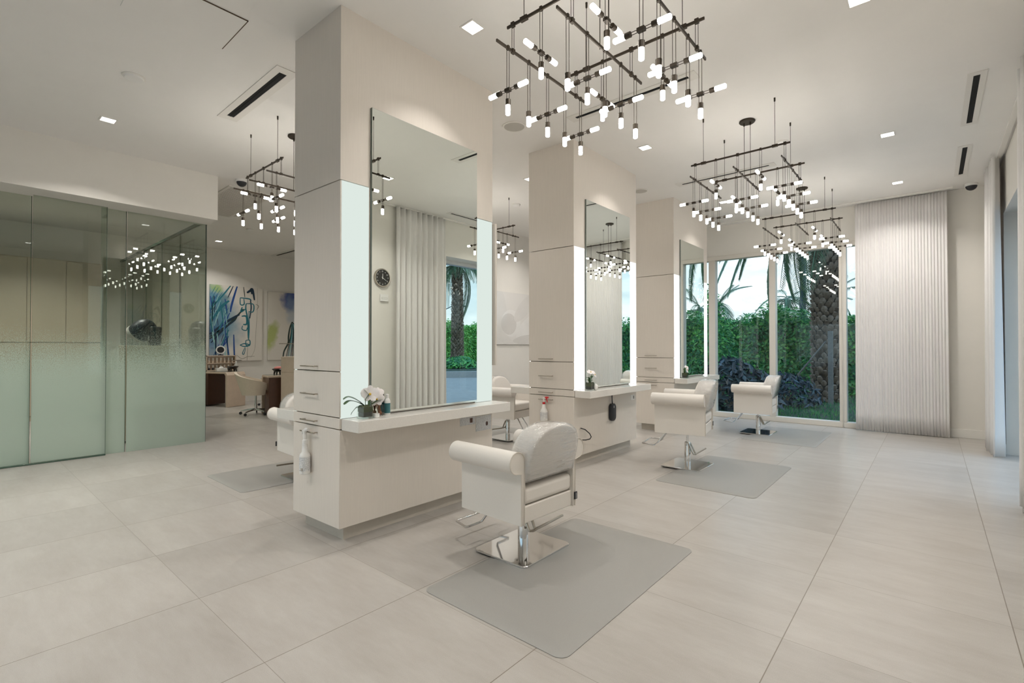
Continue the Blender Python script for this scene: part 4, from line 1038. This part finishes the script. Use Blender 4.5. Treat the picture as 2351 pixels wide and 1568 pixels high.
# coordinates: y -1 (left in the photo) .. 1, z -1 .. 1
st = [([(-1, -.42), (-.3, -.02), (.25, .40)], .022, 4), ([(-1, -.30), (-.35, .05), (.1, .25)], .030, 1), ([(-1, -.36), (-.2, .02), (.0, .18)], .02, 4), ([(-.95, -.52), (-.4, -.10), (-.05, .10)], .018, 1),
      ([(-.25, 1), (-.55, .72), (-1, .35)], .018, 2), ([(-.15, 1), (-.35, .68)], .012, 1), ([(.0, 1), (-.12, .72), (-.22, .45), (-.25, .3)], .024, 3), ([(-.9, .1), (-.55, .45), (-.3, .6)], .03, 2),
      ([(-.8, .95), (-.95, .75)], .006, 2), ([(-.7, .93), (-.95, .62)], .006, 2), ([(-.62, .88), (-.97, .48)], .006, 2), ([(-.55, .8), (-.97, .38)], .008, 2),
      ([(.12, .70), (.5, .68), (.52, .60)], .016, 2), ([(.12, .70), (.13, .52), (.27, .53), (.26, .68)], .014, 2), ([(.52, .66), (.55, .45), (.5, .15)], .016, 1), ([(.35, .55), (.62, .55), (.66, .42), (.6, .33), (.45, .34)], .014, 2), ([(.35, .55), (.34, .40), (.42, .1), (.44, -.3), (.45, -.42)], .018, 2), ([(.2, .45), (.15, .32), (.32, .40)], .018, 2),
      ([(.18, .20), (.36, .20), (.38, .0), (.24, -.02)], .022, 2), ([(.22, -.05), (.2, -.15), (.36, -.18), (.4, -.1)], .012, 2), ([(.46, .35), (.48, -.1), (.46, -.44)], .012, 2), ([(.35, -.45), (.5, -.45), (.5, -.58), (.36, -.58), (.35, -.45)], .014, 2), ([(.12, -.58), (.3, -.62), (.5, -.58), (.3, -.54), (.12, -.58)], .014, 2),
      ([(.32, -.64), (.22, -.80), (.28, -.82), (.34, -.66)], .010, 2), ([(.42, -.62), (.40, -1)], .006, 5), ([(.5, .93), (.6, .95), (.68, .66)], .026, 1), ([(.38, .85), (.55, .92), (.58, .82)], .03, 1), ([(.25, 1), (.3, .72)], .010, 4),
      ([(.8, 1), (.8, .45), (.74, -.3), (.70, -.7), (.55, -.92)], .004, 5), ([(.74, .55), (.85, .5), (.78, .40)], .010, 5), ([(-.12, -.30), (-.1, -.7), (-.08, -1)], .018, 3), ([(0, -.85), (.2, -.95), (.4, -.9), (.7, -.88)], .006, 5)]
rr = random.Random(4)
for i in range(46):
    y = rr.uniform(-.98, -.35); z = rr.uniform(-.75, .55); a = rr.choice((0.75, 0.9, 1.9, 1.6)); l = rr.uniform(.12, .4)
    st.append(([(max(-.99, y - l * math.cos(a) * .6), z - l * math.sin(a)), (y, z + rr.uniform(-.03, .03)), (min(0.1, y + l * math.cos(a) * .6), z + l * math.sin(a))], rr.uniform(.004, .016), rr.choice((1, 2, 3, 3, 6))))
canvas('abstract_painting', 4.13, 5.33, 1.02, 2.86, 'blue and teal abstract painting on the far left wall', [(-.55, .25, .55, .95, .5, srgb(60, 130, 160), .9), (-.75, -.35, .50, .42, .4, srgb(28, 76, 120), .9), (-.70, -.72, .50, .4, 0, srgb(120, 160, 190), .6), (-.45, .85, .16, .12, 0, srgb(150, 186, 84), .7), (-.3, .45, .16, .34, .2, srgb(60, 120, 130), .6)], st)
st2 = [([(.42, .12), (.30, -.05), (.22, -.3), (.20, -.5), (-.05, -.75), (-.12, -1)], .022, 4), ([(.42, .14), (.62, .0), (.75, -.3)], .02, 4)]
for i in range(9): st2.append(([(.40 + .02 * i, .08), (.34 + .05 * i, -.3), (.05 + .10 * i, -1)], .012, (4, 2, 6, 1)[i % 4]))
canvas('abstract_painting', 5.48, 6.35, 1.02, 2.80, 'abstract painting with green brushwork, cut off by the nearest pillar', [(.15, .72, .26, .34, 0, srgb(22, 60, 150), .95), (.2, .4, .2, .5, .2, srgb(160, 180, 200), .5), (-.34, -.25, .16, .42, -.25, srgb(168, 182, 90), .85)], st2)
# pale flower picture on the inner wall
t = thing('flower_picture', 'glossy white picture of pale flowers between the pillars', 'picture', (-6.63, 8.0, 1.95))
b = MB(); b.box(0, 0.03, -1.05, 1.05, -0.535, 0.535)
def disc(cy, cz, ry, rz, x, mi, rot=0, n=28):
    b.cur = mi; vs = []
    for i in range(n):
        a = 2 * PI * i / n; u, v = ry * math.cos(a), rz * math.sin(a); y = cy + u * math.cos(rot) - v * math.sin(rot); z = cz + u * math.sin(rot) + v * math.cos(rot)
        vs.append((x, max(-1.05, min(1.05, y)), max(-.535, min(.535, z))))
    b.add(vs, [tuple(range(n))]); b.cur = 0
for k, (cy, cz, ry, rz, mi, rot) in enumerate([(-.75, .2, .25, .5, 1, .2), (-.35, -.1, .30, .28, 2, 0), (-.42, -.12, .24, .22, 3, 0), (.3, -.15, .55, .22, 2, .5), (.1, .25, .45, .16, 1, .7), (.6, .25, .5, .2, 2, .9), (-.6, -.4, .4, .1, 1, -.5), (.2, -.42, .5, .09, 3, .1)]):
    disc(cy, cz, ry, rz, 0.0305 + .0004 * k, mi, rot)
b.build('print', [mat('print_white', srgb(224, 221, 217), 0.06, var=.02, vscale=2), mat('print_pale', srgb(219, 216, 212), .06, var=.03, vscale=3), mat('print_light', srgb(229, 227, 224), .06, var=.03, vscale=3), mat('print_mid', srgb(211, 208, 204), .06, var=.03, vscale=3)], t, smooth=False)

# ------------------------------------------------------------------ manicure area
def nail_desk(label, loc, rz, L=1.0):
    t = thing('manicure_table', label, 'manicure table', loc, rz, 'tan manicure tables')
    # waterfall end panel with rounded corner (x forward end)
    ol = [(0.0, 0.0), (0.0, 0.72), (-0.03, 0.775), (-0.06, 0.79), (-L, 0.79), (-L, 0.75), (-0.10, 0.75), (-0.06, 0.70), (-0.05, 0.0)]
    b = MB(); b.loft([[(x, s_ * .24, z) for x, z in ol] for s_ in (-1, 1)]); b.build('waterfall_frame', M['tan'], t, smooth=False, bevel=0.01)
    MB().box(-L, -L + 0.38, -.22, .22, 0.03, 0.75).build('drawer_block', M['brown'], t, bevel=0.005)
    MB().box(-L + .02, -0.08, -.235, .235, 0.791, 0.799).build('glass_top', M['vase'], t, smooth=False)
    return t
nail_desk('tan manicure table at the far left, its rounded end facing the camera', (-12.08, 4.38, 0), 0.35)
nail_desk('tan manicure table behind the swivel chair, beside the tall cabinet', (-10.40, 4.50, 0), 2.95, 0.58)
t = thing('manicure_cabinet', 'tall tan cabinet left of the nearest pillar', 'cabinet', (-9.58, 4.55, 0), 0.3)
MB().box(-0.14, 0.5, -.2, .2, 0.0, 1.17).build('body', M['tan'], t, bevel=0.005)
MB().box(-0.15, 0.51, -.207, -.2, 0.01, 0.86).build('lower_panel', M['tan'], t, bevel=0.004)
MB().box(-0.15, 0.51, -.207, -.2, 0.87, 1.165).build('upper_panel', M['tan'], t, bevel=0.004)
def lamp(loc, rz, label):
    t = thing('desk_lamp', label, 'lamp', loc, rz, 'chrome manicure lamps')
    MB().lathe([(0.05, 0), (0.05, 0.012), (0.008, 0.016)], n=18).build('base', M['steel'], t)
    MB().tube([(0, 0, .01), (0.0, 0, .20), (-.02, 0, .235), (-.06, 0, .25), (-.36, 0, .255)], 0.008, 8).build('arm', M['steel'], t)
    return t
lamp((-9.60, 4.58, 1.171), 0.6, 'thin chrome desk lamp on the tall tan cabinet')
lamp((-12.45, 4.40, 0.80), 3.4, 'thin chrome desk lamp on the far manicure table')
def swivel(label, loc, rz):
    t = thing('swivel_chair', label, 'swivel chair', loc, rz, 'beige manicure swivel chairs')
    # angular tub shell: front open (+x)
    b = MB(); n = 24; top = []; bot = []; ti = []; bi = []
    for i in range(n + 1):
        a = math.radians(50 + 260 * i / n); k = abs(i / n - .5) * 2
        zt = 0.86 - 0.22 * k; zo = 0.40
        top.append((0.34 * math.cos(a) - 0.05 * (1 - k), 0.33 * math.sin(a), zt)); bot.append((0.25 * math.cos(a), 0.26 * math.sin(a), zo))
        ti.append((0.29 * math.cos(a) - 0.05 * (1 - k), 0.28 * math.sin(a), zt)); bi.append((0.21 * math.cos(a), 0.22 * math.sin(a), zo))
    m = n + 1; vs = top + bot + ti + bi; fs = []
    for i in range(n):
        fs += [(i, i + 1, m + i + 1, m + i), (2 * m + i, 3 * m + i, 3 * m + i + 1, 2 * m + i + 1), (i, 2 * m + i, 2 * m + i + 1, i + 1), (m + i, m + i + 1, 3 * m + i + 1, 3 * m + i)]
    for i in (0, n): fs.append((i, m + i, 3 * m + i, 2 * m + i))
    b.add(vs, fs); b.build('tub_back', M['tanchair'], t, ang=50)
    b = MB(); b.lathe([(0.001, .40), (.24, .40), (.25, .43), (.24, .49), (.20, .51), (.001, .51)], n=24); b.build('seat', M['tanchair'], t)
    MB().lathe([(.028, .07), (.028, .22), (.018, .222), (.018, .40)], n=16).build('gas_column', M['chrome'], t)
    for i in range(5):
        a = 2 * PI * i / 5 + .3; c, s_ = math.cos(a), math.sin(a)
        b = MB(); b.tube([(0.02 * c, .02 * s_, .105), (.16 * c, .16 * s_, .09), (.29 * c, .29 * s_, .07)], .015, 8, rs=[.022, .017, .012]); g = b.build('base_leg', M['chrome'], t)
        k = MB(); k.cyl((.29 * c - .012 * s_, .29 * s_ + .012 * c, .028), (.29 * c + .012 * s_, .29 * s_ - .012 * c, .028), .028, n=14); k.build('caster', M['black'], g)
    return t
S0 = swivel('beige swivel chair in front of the manicure table, left of the pillar', (-10.36, 4.12, 0), 1.15)
dup(S0, (-12.45, 3.50, 0), 1.2, 'beige swivel chair partly hidden by the glass partition corner')
dup(S0, (-11.75, 5.05, 0), -2.1, 'beige swivel chair on the far side of the first manicure table')
def footed_bowl(loc, label, pink=False):
    t = thing('footed_bowl', label, 'bowl', loc, 0, 'black footed bowls on the manicure tables')
    MB().lathe([(.05, .055), (.09, .07), (.125, .11), (.12, .115), (.085, .08), (.001, .07)], n=24).build('bowl', M['bowl'], t)
    for i in range(4):
        a = PI / 4 + i * PI / 2; b = MB(); b.cyl((.085 * math.cos(a), .085 * math.sin(a), 0), (.07 * math.cos(a), .07 * math.sin(a), .075), .014, .022, 8); b.build('foot', M['bowl'], t)
    return t
footed_bowl((-12.26, 4.36, .80), 'black footed bowl on the far left manicure table')
footed_bowl((-10.12, 4.46, .80), 'black footed bowl holding a pink towel')
t = MB(); t.sphere((0, 0, 0.02), .085, .085, .04); o = t.build('folded_towel', M['pink']); o.location = (-10.12, 4.46, .905); tag(o, 'pink towel in the black footed bowl', 'towel')
t = thing('polish_rack', 'brown wooden rack of nail polish on the far manicure table', 'rack', (-12.78, 4.28, .80), .0)
b = MB(); b.box(-.06, .06, -.32, .32, 0, .02); b.box(-.06, .06, -.32, .32, .17, .185); b.box(-.06, .06, -.32, .32, .34, .36); b.box(-.06, .06, -.32, -.30, 0, .36); b.box(-.06, .06, .30, .32, 0, .36); b.box(-.06, -.05, -.32, .32, 0, .36)
b.build('shelf_case', M['tan'], t, smooth=False)
for i in range(13):
    row = i // 7; k = i % 7
    q = thing('nail_polish_bottle', 'small white-capped polish bottle in the brown rack', 'bottle', (-12.76, 4.28 - .25 + k * .083, .82 + (0 if row else .166)), 0, 'polish bottles in the brown rack')
    MB().lathe([(.016, 0), (.02, .004), (.02, .045), (.010, .055)], n=10).build('glass', M['black'] if row else M['tan'], q)
    MB().lathe([(.011, .055), (.010, .115), (.001, .117)], n=10).build('cap', M['white'], q)
t = thing('desk_fan', 'small round fan on top of the polish rack', 'fan', (-12.78, 4.28, 1.161), -.3)
MB().lathe([(.06, 0), (.06, .015), (.012, .02), (.012, .06)], n=18).build('base', M['black'], t)
b = MB(); b.loft([[(x, r_ * math.cos(2 * PI * i / 24), .13 + r_ * math.sin(2 * PI * i / 24)) for i in range(24)] for x, r_ in ((-.03, .085), (.0, .10), (.03, .095), (.031, .075), (.0, .07))]); b.build('ring_housing', M['white'], t)
b = MB(); b.loft([[(x, r_ * math.cos(2 * PI * i / 24), .13 + r_ * math.sin(2 * PI * i / 24)) for i in range(24)] for x, r_ in ((.015, .076), (.022, .02))]); b.build('blades', M['black'], t)
t = thing('tissue_box', 'white tissue box on the far manicure table', 'box', (-12.55, 4.22, .80))
MB().box(-.06, .06, -.11, .11, 0, .07).build('box', M['white'], t, bevel=.004); MB().sphere((0, 0, .075), .03, .05, .03).build('tissue', M['white'], t)
t = thing('pump_bottle', 'grey pump bottle beside the polish rack', 'bottle', (-12.5, 4.52, .80))
MB().lathe([(.04, 0), (.042, .01), (.042, .14), (.02, .17), (.015, .19)], n=16).build('bottle', M['grille'], t); MB().lathe([(.016, .19), (.016, .215), (.005, .22), (.005, .25)], n=10).build('pump', M['white'], t)

# ------------------------------------------------------------------ outdoors
struct(MB().box(-40, 1.15, 10.25, 60, -0.30, -0.04).build('ground', M['lawn'], smooth=False), 'dark lawn beyond the garden window', 'lawn')
b = MB(); b.box(1.15, 60, -30, 80, -0.30, -0.05); b.box(-30, 1.15, -30, -3.45, -0.30, -0.05)
struct(b.build('pavement', M['paver'], smooth=False), 'paved driveway beyond the right doors', 'pavement')
t = thing('planting_island', 'kerbed planting island in the driveway, seen in the nearest mirror', 'planting bed', (13.6, 18.2, -0.05))
MB().lathe([(4.2, 0), (4.2, .28), (3.95, .28), (3.95, .2), (.01, .2)], n=48).build('kerb', M['curb'], t)
b = MB(); b.lathe([(3.9, .19), (3.5, .3), (.01, .4)], n=48); b.build('soil', M['lawn'], t)

def leaf_cloud(b, n, fn, size, rnd, asp=2.2, stretch=1.0):
    for _ in range(n):
        p, nrm = fn(rnd); nrm = Vector(nrm) + Vector((rnd.uniform(-.8, .8), rnd.uniform(-.8, .8), rnd.uniform(-.5, .9))); nrm.normalize()
        u = nrm.orthogonal().normalized(); a = rnd.uniform(0, 2 * PI); v = nrm.cross(u); u, v = u * math.cos(a) + v * math.sin(a), v * math.cos(a) - u * math.sin(a)
        s_ = size * rnd.uniform(.6, 1.3); p = Vector(p)
        b.add([p - u * s_ * .5, p + v * s_ / asp * .5 + nrm * s_ * .06, p + u * s_ * .5, p - v * s_ / asp * .5 + nrm * s_ * .06], [(0, 1, 2, 3)])
def hedge(name, label, x0, x1, y0, y1, h, n, size, m, seed, front, cat='hedge'):
    r = random.Random(seed); b = MB()
    def bumpy(u): return 0.22 * math.sin(u * 1.3) + 0.12 * math.sin(u * 3.1 + 1) + .08 * math.sin(u * 7.7)
    def fn(q):
        k = q.random()
        if k < .68:
            if front == '-y':
                x = q.uniform(x0, x1); z = q.uniform(0, 1) * h; return (x, y0 + .25 * q.random() - .2 * math.sin(z * 2 + x) * .5 + bumpy(x) * .4, z), (0, -1, .35)
            else:
                y = q.uniform(y0, y1); z = q.uniform(0, 1) * h; return (x0 + .3 * q.random() + bumpy(y) * .5, y, z), (-1, 0, .35)
        x = q.uniform(x0, x1); y = q.uniform(y0, y1); return (x, y, h + bumpy(x if front == '-y' else y) + q.uniform(-.25, .18)), (0, 0, 1)
    leaf_cloud(b, n, fn, size, r)
    t = thing(name, label, cat, (0, 0, 0))
    o = b.build('foliage', M[m], t, smooth=False); o['kind'] = 'stuff'
    c = MB()
    if front == '-y':
        k = x0
        while k < x1: c.box(k, k + .4, y0 + .42, y1 - .3, -0.1, h + bumpy(k + .2) - .12); k += .4
    else:
        k = y0
        while k < y1: c.box(x0 + .42, x1 - .3, k, k + .6, -0.1, h + bumpy(k + .3) - .12); k += .6
    c.build('inner_growth', M[m], t, smooth=False)
    return t
hedge('hedge', 'tall clipped green hedge across the garden beyond the window', -14, 6, 16.6, 18.2, 2.22, 48000, 0.135, 'hedge', 11, '-y')
hedge('hedge', 'bright green hedge across the driveway, seen in the nearest mirror', 27, 29, 14, 52, 3.4, 16000, 0.3, 'hedge2', 12, '-x')
def shrub(label, x, y, rx, ry, h, n, size, m, seed, zb=0.0):
    r = random.Random(seed); b = MB()
    def fn(q):
        a = q.uniform(0, 2 * PI); e = q.uniform(-.2, 1); rr = math.sqrt(max(0, 1 - max(0, e) ** 2)) * q.uniform(.7, 1.05)
        return (x + rx * rr * math.cos(a), y + ry * rr * math.sin(a), zb + max(.02, h * (e * .8 + .2) * q.uniform(.8, 1.05))), (math.cos(a), math.sin(a), .5)
    leaf_cloud(b, n, fn, size, r, 2.6)
    t = thing('garden_shrub', label, 'shrub', (0, 0, 0)); o = b.build('foliage', M[m], t, smooth=False); o['kind'] = 'stuff'
    c = MB()
    for i in range(6): c.tube([(x, y, zb - .05), (x + rx * .4 * math.cos(i), y + ry * .4 * math.sin(i), zb + h * .6)], .02, 6)
    c.build('stems', M['trunk'], t)
shrub('dark glossy broad-leaved shrub filling the lower left of the window', -3.35, 11.3, .95, .55, 1.05, 1300, .20, 'shrub', 21)
shrub('tall dark leafy bush at the left edge of the window', -4.6, 13.4, .75, .6, 2.9, 3200, .13, 'hedge', 22)
shrub('low dark shrub in the middle of the garden bed', -2.7, 13.0, .8, .5, .75, 900, .15, 'shrub', 23)
shrub('low grassy plant left of the driveway palm', 12.2, 17.2, 1.0, .9, .55, 900, .25, 'hedge', 24, .3)
shrub('low grassy plant right of the driveway palm', 13.9, 15.6, 1.0, .9, .5, 900, .25, 'hedge', 25, .27)

r = random.Random(51); b = MB()
for _ in range(9000):
    x, y = r.uniform(-5.2, .6), 10.35 + 6.2 * r.random() ** 1.4; a = r.uniform(0, 2 * PI); h = r.uniform(.04, .12); w = .006
    b.add([(x - w * math.cos(a), y - w * math.sin(a), -.05), (x + w * math.cos(a), y + w * math.sin(a), -.05), (x + r.uniform(-.05, .05), y + r.uniform(-.05, .05), -.04 + h)], [(0, 1, 2)])
tag(b.build('grass', M['hedge'], None, smooth=False), 'short dark grass between the garden window and the hedge', 'grass', None, 'stuff')
def frond_mesh(L, droop, nl=64, wl=.44, seed=0):
    r = random.Random(seed); b = MB(); pts = []; N = 14
    for i in range(N + 1):
        t = i / N; pts.append(Vector((L * (t - .18 * droop * t * t), 0, L * (.30 * t * (1 - .2 * droop) - droop * .62 * t * t))))
    b.tube(pts, .02, 5, rs=[.035 * (1 - .85 * i / N) for i in range(N + 1)])
    for i in range(nl):
        t = .10 + .9 * i / (nl - 1); k = t * N; j = min(int(k), N - 1); p = pts[j].lerp(pts[j + 1], k - j); d = (pts[j + 1] - pts[j]).normalized()
        ll = wl * (math.sin(PI * (.15 + .80 * t)) ** .6) * r.uniform(.85, 1.1)
        for s_ in (-1, 1):
            u = (d * .75 + Vector((0, s_, 0)) * .85 + Vector((0, 0, -.28))).normalized(); w = u.cross(Vector((0, 0, 1))).normalized() * .012
            q = p + u * ll + Vector((0, 0, -.16 * ll)); mid = p + u * ll * .5 + Vector((0, 0, .02))
            b.add([p, mid + w, q, mid - w], [(0, 1, 2, 3)])
    return b
FR = [frond_mesh(2.5, .9, seed=1), frond_mesh(2.7, 1.35, seed=2), frond_mesh(2.3, .45, seed=3)]
def palm(label, x, y, z0, zc, r0, r1, seed, n=34, scale=1.0, detail=True):
    r = random.Random(seed); t = thing('palm_tree', label, 'palm tree', (x, y, z0), 0)
    b = MB(); H = zc - z0; NA = 20; NZ = 8; vs = []
    for jj in range(NZ + 1):
        z = H * jj / NZ; rad = (r0 + (r1 - r0) * (z / H)) * (.9 if detail else 1)
        for i in range(NA): a = 2 * PI * i / NA; vs.append((rad * math.cos(a), rad * math.sin(a), z))
    b.add(vs, [(jj * NA + i, jj * NA + (i + 1) % NA, (jj + 1) * NA + (i + 1) % NA, (jj + 1) * NA + i) for jj in range(NZ) for i in range(NA)])
    if detail:
        b.cur = 1; row = 0; z = 0.05
        while z < H - .1:
            rad = r0 + (r1 - r0) * (z / H)
            for i in range(12):
                a = 2 * PI * (i + .5 * (row % 2)) / 12 + r.uniform(-.08, .08); sc = r.uniform(.7, 1.05); u = Vector((math.cos(a), math.sin(a), 0)); w = Vector((-u.y, u.x, 0)); c = u * (rad * .92) + Vector((0, 0, z + r.uniform(-.02, .02)))
                W_ = rad * .27 * sc; rows_ = []
                for (zz, ww, out_) in ((-.10, .30, .0), (-.06, .75, .04), (.0, 1.0, .075), (.06, .62, .10), (.082, .22, .04)):
                    for k in (-1, -.5, 0, .5, 1): rows_.append(c + w * (W_ * ww * k) + u * (out_ * sc * (1 - .55 * k * k)) + Vector((0, 0, zz * sc)))
                b.add(rows_, [(q * 5 + k, q * 5 + k + 1, (q + 1) * 5 + k + 1, (q + 1) * 5 + k) for q in range(4) for k in range(4)])
            z += .115; row += 1
        b.cur = 0
    b.build('trunk', [M['trunkdark'], M['trunk']], t, ang=50)
    first = {}
    for i in range(n):
        k = r.choice((0, 0, 1, 1, 2)) if i > 2 else i
        if k in FMESH: o = bpy.data.objects.new('frond', FMESH[k]); COL.objects.link(o); o.parent = t
        else:
            o = FR[k].build('frond', M['frond'], t, smooth=False); FMESH[k] = o.data
        o.location = (0, 0, H - .1 + r.uniform(-.1, .3)); o.rotation_euler = (r.uniform(-.25, .25), (r.uniform(-.9, .35) if k != 1 else r.uniform(-.2, .75)), 2 * PI * i / n * 2.39996 / 2.39996 * 1 + r.uniform(-.2, .2) + (i * 2.4))
        o.scale = (scale * r.uniform(.85, 1.1),) * 3
    return t
FMESH = {}
palm('thick palm trunk and fronds just outside the garden window', -2.06, 14.7, -.05, 5.35, .31, .28, 31, 60, 1.25)
palm('palm tree on the driveway island, seen in the nearest mirror', 14.5, 19.2, .36, 6.2, .36, .26, 32, 40, 1.25)
far = [(-10.0, 31, 3.9, .9), (-6.6, 33, 4.2, .8), (-3.9, 30, 3.9, .7), (-1.2, 34, 4.3, .8), (6.0, 34, 4.0, .9), (-14.5, 33, 4.3, .9)]
FL = ['distant palm crown above the hedge at the left of the window', 'second distant palm crown from the left above the hedge', 'distant palm crown above the hedge, left of the pole', 'distant palm crown above the hedge behind the pole', 'distant palm crown far right beyond the hedge', 'distant palm crown hidden at the far left beyond the hedge']
for k, (x, y, z, s_) in enumerate(far): palm(FL[k], x, y, 0, z, .16, .13, 40 + k, 16, s_, False)
# timber props, pole, driveway lamp
t = thing('tree_prop', 'grey timber prop bracing the garden palm', 'timber prop', (-1.88, 14.1, 0))
MB().box(-.05, .05, -.05, .05, -.05, 1.75).build('post', M['timber'], t); b = MB(); b.tube([(-1.2, .2, 0), (-.1, .05, 1.5)], .022, 6); b.build('brace', M['timber'], t)
b = MB(); b.lathe([(.11, -.05), (.10, 8.5), (.001, 8.5)], n=14); o = b.build('utility_pole', M['pole']); o.location = (-3.75, 21.5, 0); tag(o, 'dark blue-grey pole rising behind the hedge', 'pole')
t = thing('driveway_lamp', 'double-armed driveway lamp beyond the hedge in the mirror', 'street lamp', (35.4, 36.8, 0))
MB().lathe([(.12, 0), (.08, 6.0), (.001, 6.0)], n=12).build('post', M['pole'], t)
for s_ in (-1, 1):
    a = MB(); a.tube([(0, 0, 5.6), (-.5 * s_, .5 * s_, 5.95), (-1.2 * s_, 1.2 * s_, 6.0)], .05, 8); a.build('arm', M['pole'], t)
    a = MB(); a.sphere((-1.5 * s_, 1.5 * s_, 5.97), .35, .35, .08); a.build('head', M['pole'], t)

# ------------------------------------------------------------------ world, camera, view
W = bpy.data.worlds.new('sky'); SC.world = W; W.use_nodes = True
nt = W.node_tree
for n in list(nt.nodes): nt.nodes.remove(n)
out = nt.nodes.new('ShaderNodeOutputWorld'); bg = nt.nodes.new('ShaderNodeBackground'); nt.links.new(bg.outputs[0], out.inputs[0])
tc = nt.nodes.new('ShaderNodeTexCoord'); sep = nt.nodes.new('ShaderNodeSeparateXYZ'); nt.links.new(tc.outputs['Generated'], sep.inputs[0])
cl = noise(nt, mapping(nt, tc.outputs['Generated'], (1, 1, 4)), 2.2, 6, 0.6)
grad = ramp(nt, sep.outputs[2], [(0.0, (0.86, 0.96, 1.0)), (0.16, (0.66, 0.88, 1.02)), (0.34, (0.66, 1.0, 1.30)), (0.6, (1.05, 1.9, 3.0)), (1.0, (1.3, 2.5, 4.4))])
skyc = mixc(nt, ramp(nt, cl, [(0.40, (0, 0, 0)), (0.62, (1, 1, 1))]), grad, (1.25, 1.32, 1.36))
nt.links.new(skyc, bg.inputs[0]); bg.inputs[1].default_value = 1.0

cam = bpy.data.cameras.new('camera'); co = bpy.data.objects.new('camera', cam); COL.objects.link(co)
cam.sensor_width = 36.0; cam.sensor_fit = 'HORIZONTAL'; cam.lens = 36.0 * 1122.0 / 2351.0; cam.clip_start = 0.02; cam.clip_end = 300
co.location = (0, 0, 1.355)
co.rotation_euler = (math.radians(90) + math.atan(13.0 / 1122.0), 0, math.atan(964.5 / 1122.0))
SC.camera = co
vs_ = SC.view_settings; vs_.view_transform = 'Standard'; vs_.look = 'None'; vs_.gamma = 1.0; vs_.use_curve_mapping = False
vs_.exposure = 0.12
SC.cycles.max_bounces = 8; SC.cycles.diffuse_bounces = 4; SC.cycles.glossy_bounces = 4; SC.cycles.transparent_max_bounces = 12; SC.cycles.transmission_bounces = 2
SC.cycles.sample_clamp_indirect = 6.0; SC.cycles.use_adaptive_sampling = True; SC.cycles.adaptive_threshold = 0.1; SC.cycles.adaptive_min_samples = 20
SC.cycles.caustics_reflective = False; SC.cycles.caustics_refractive = False
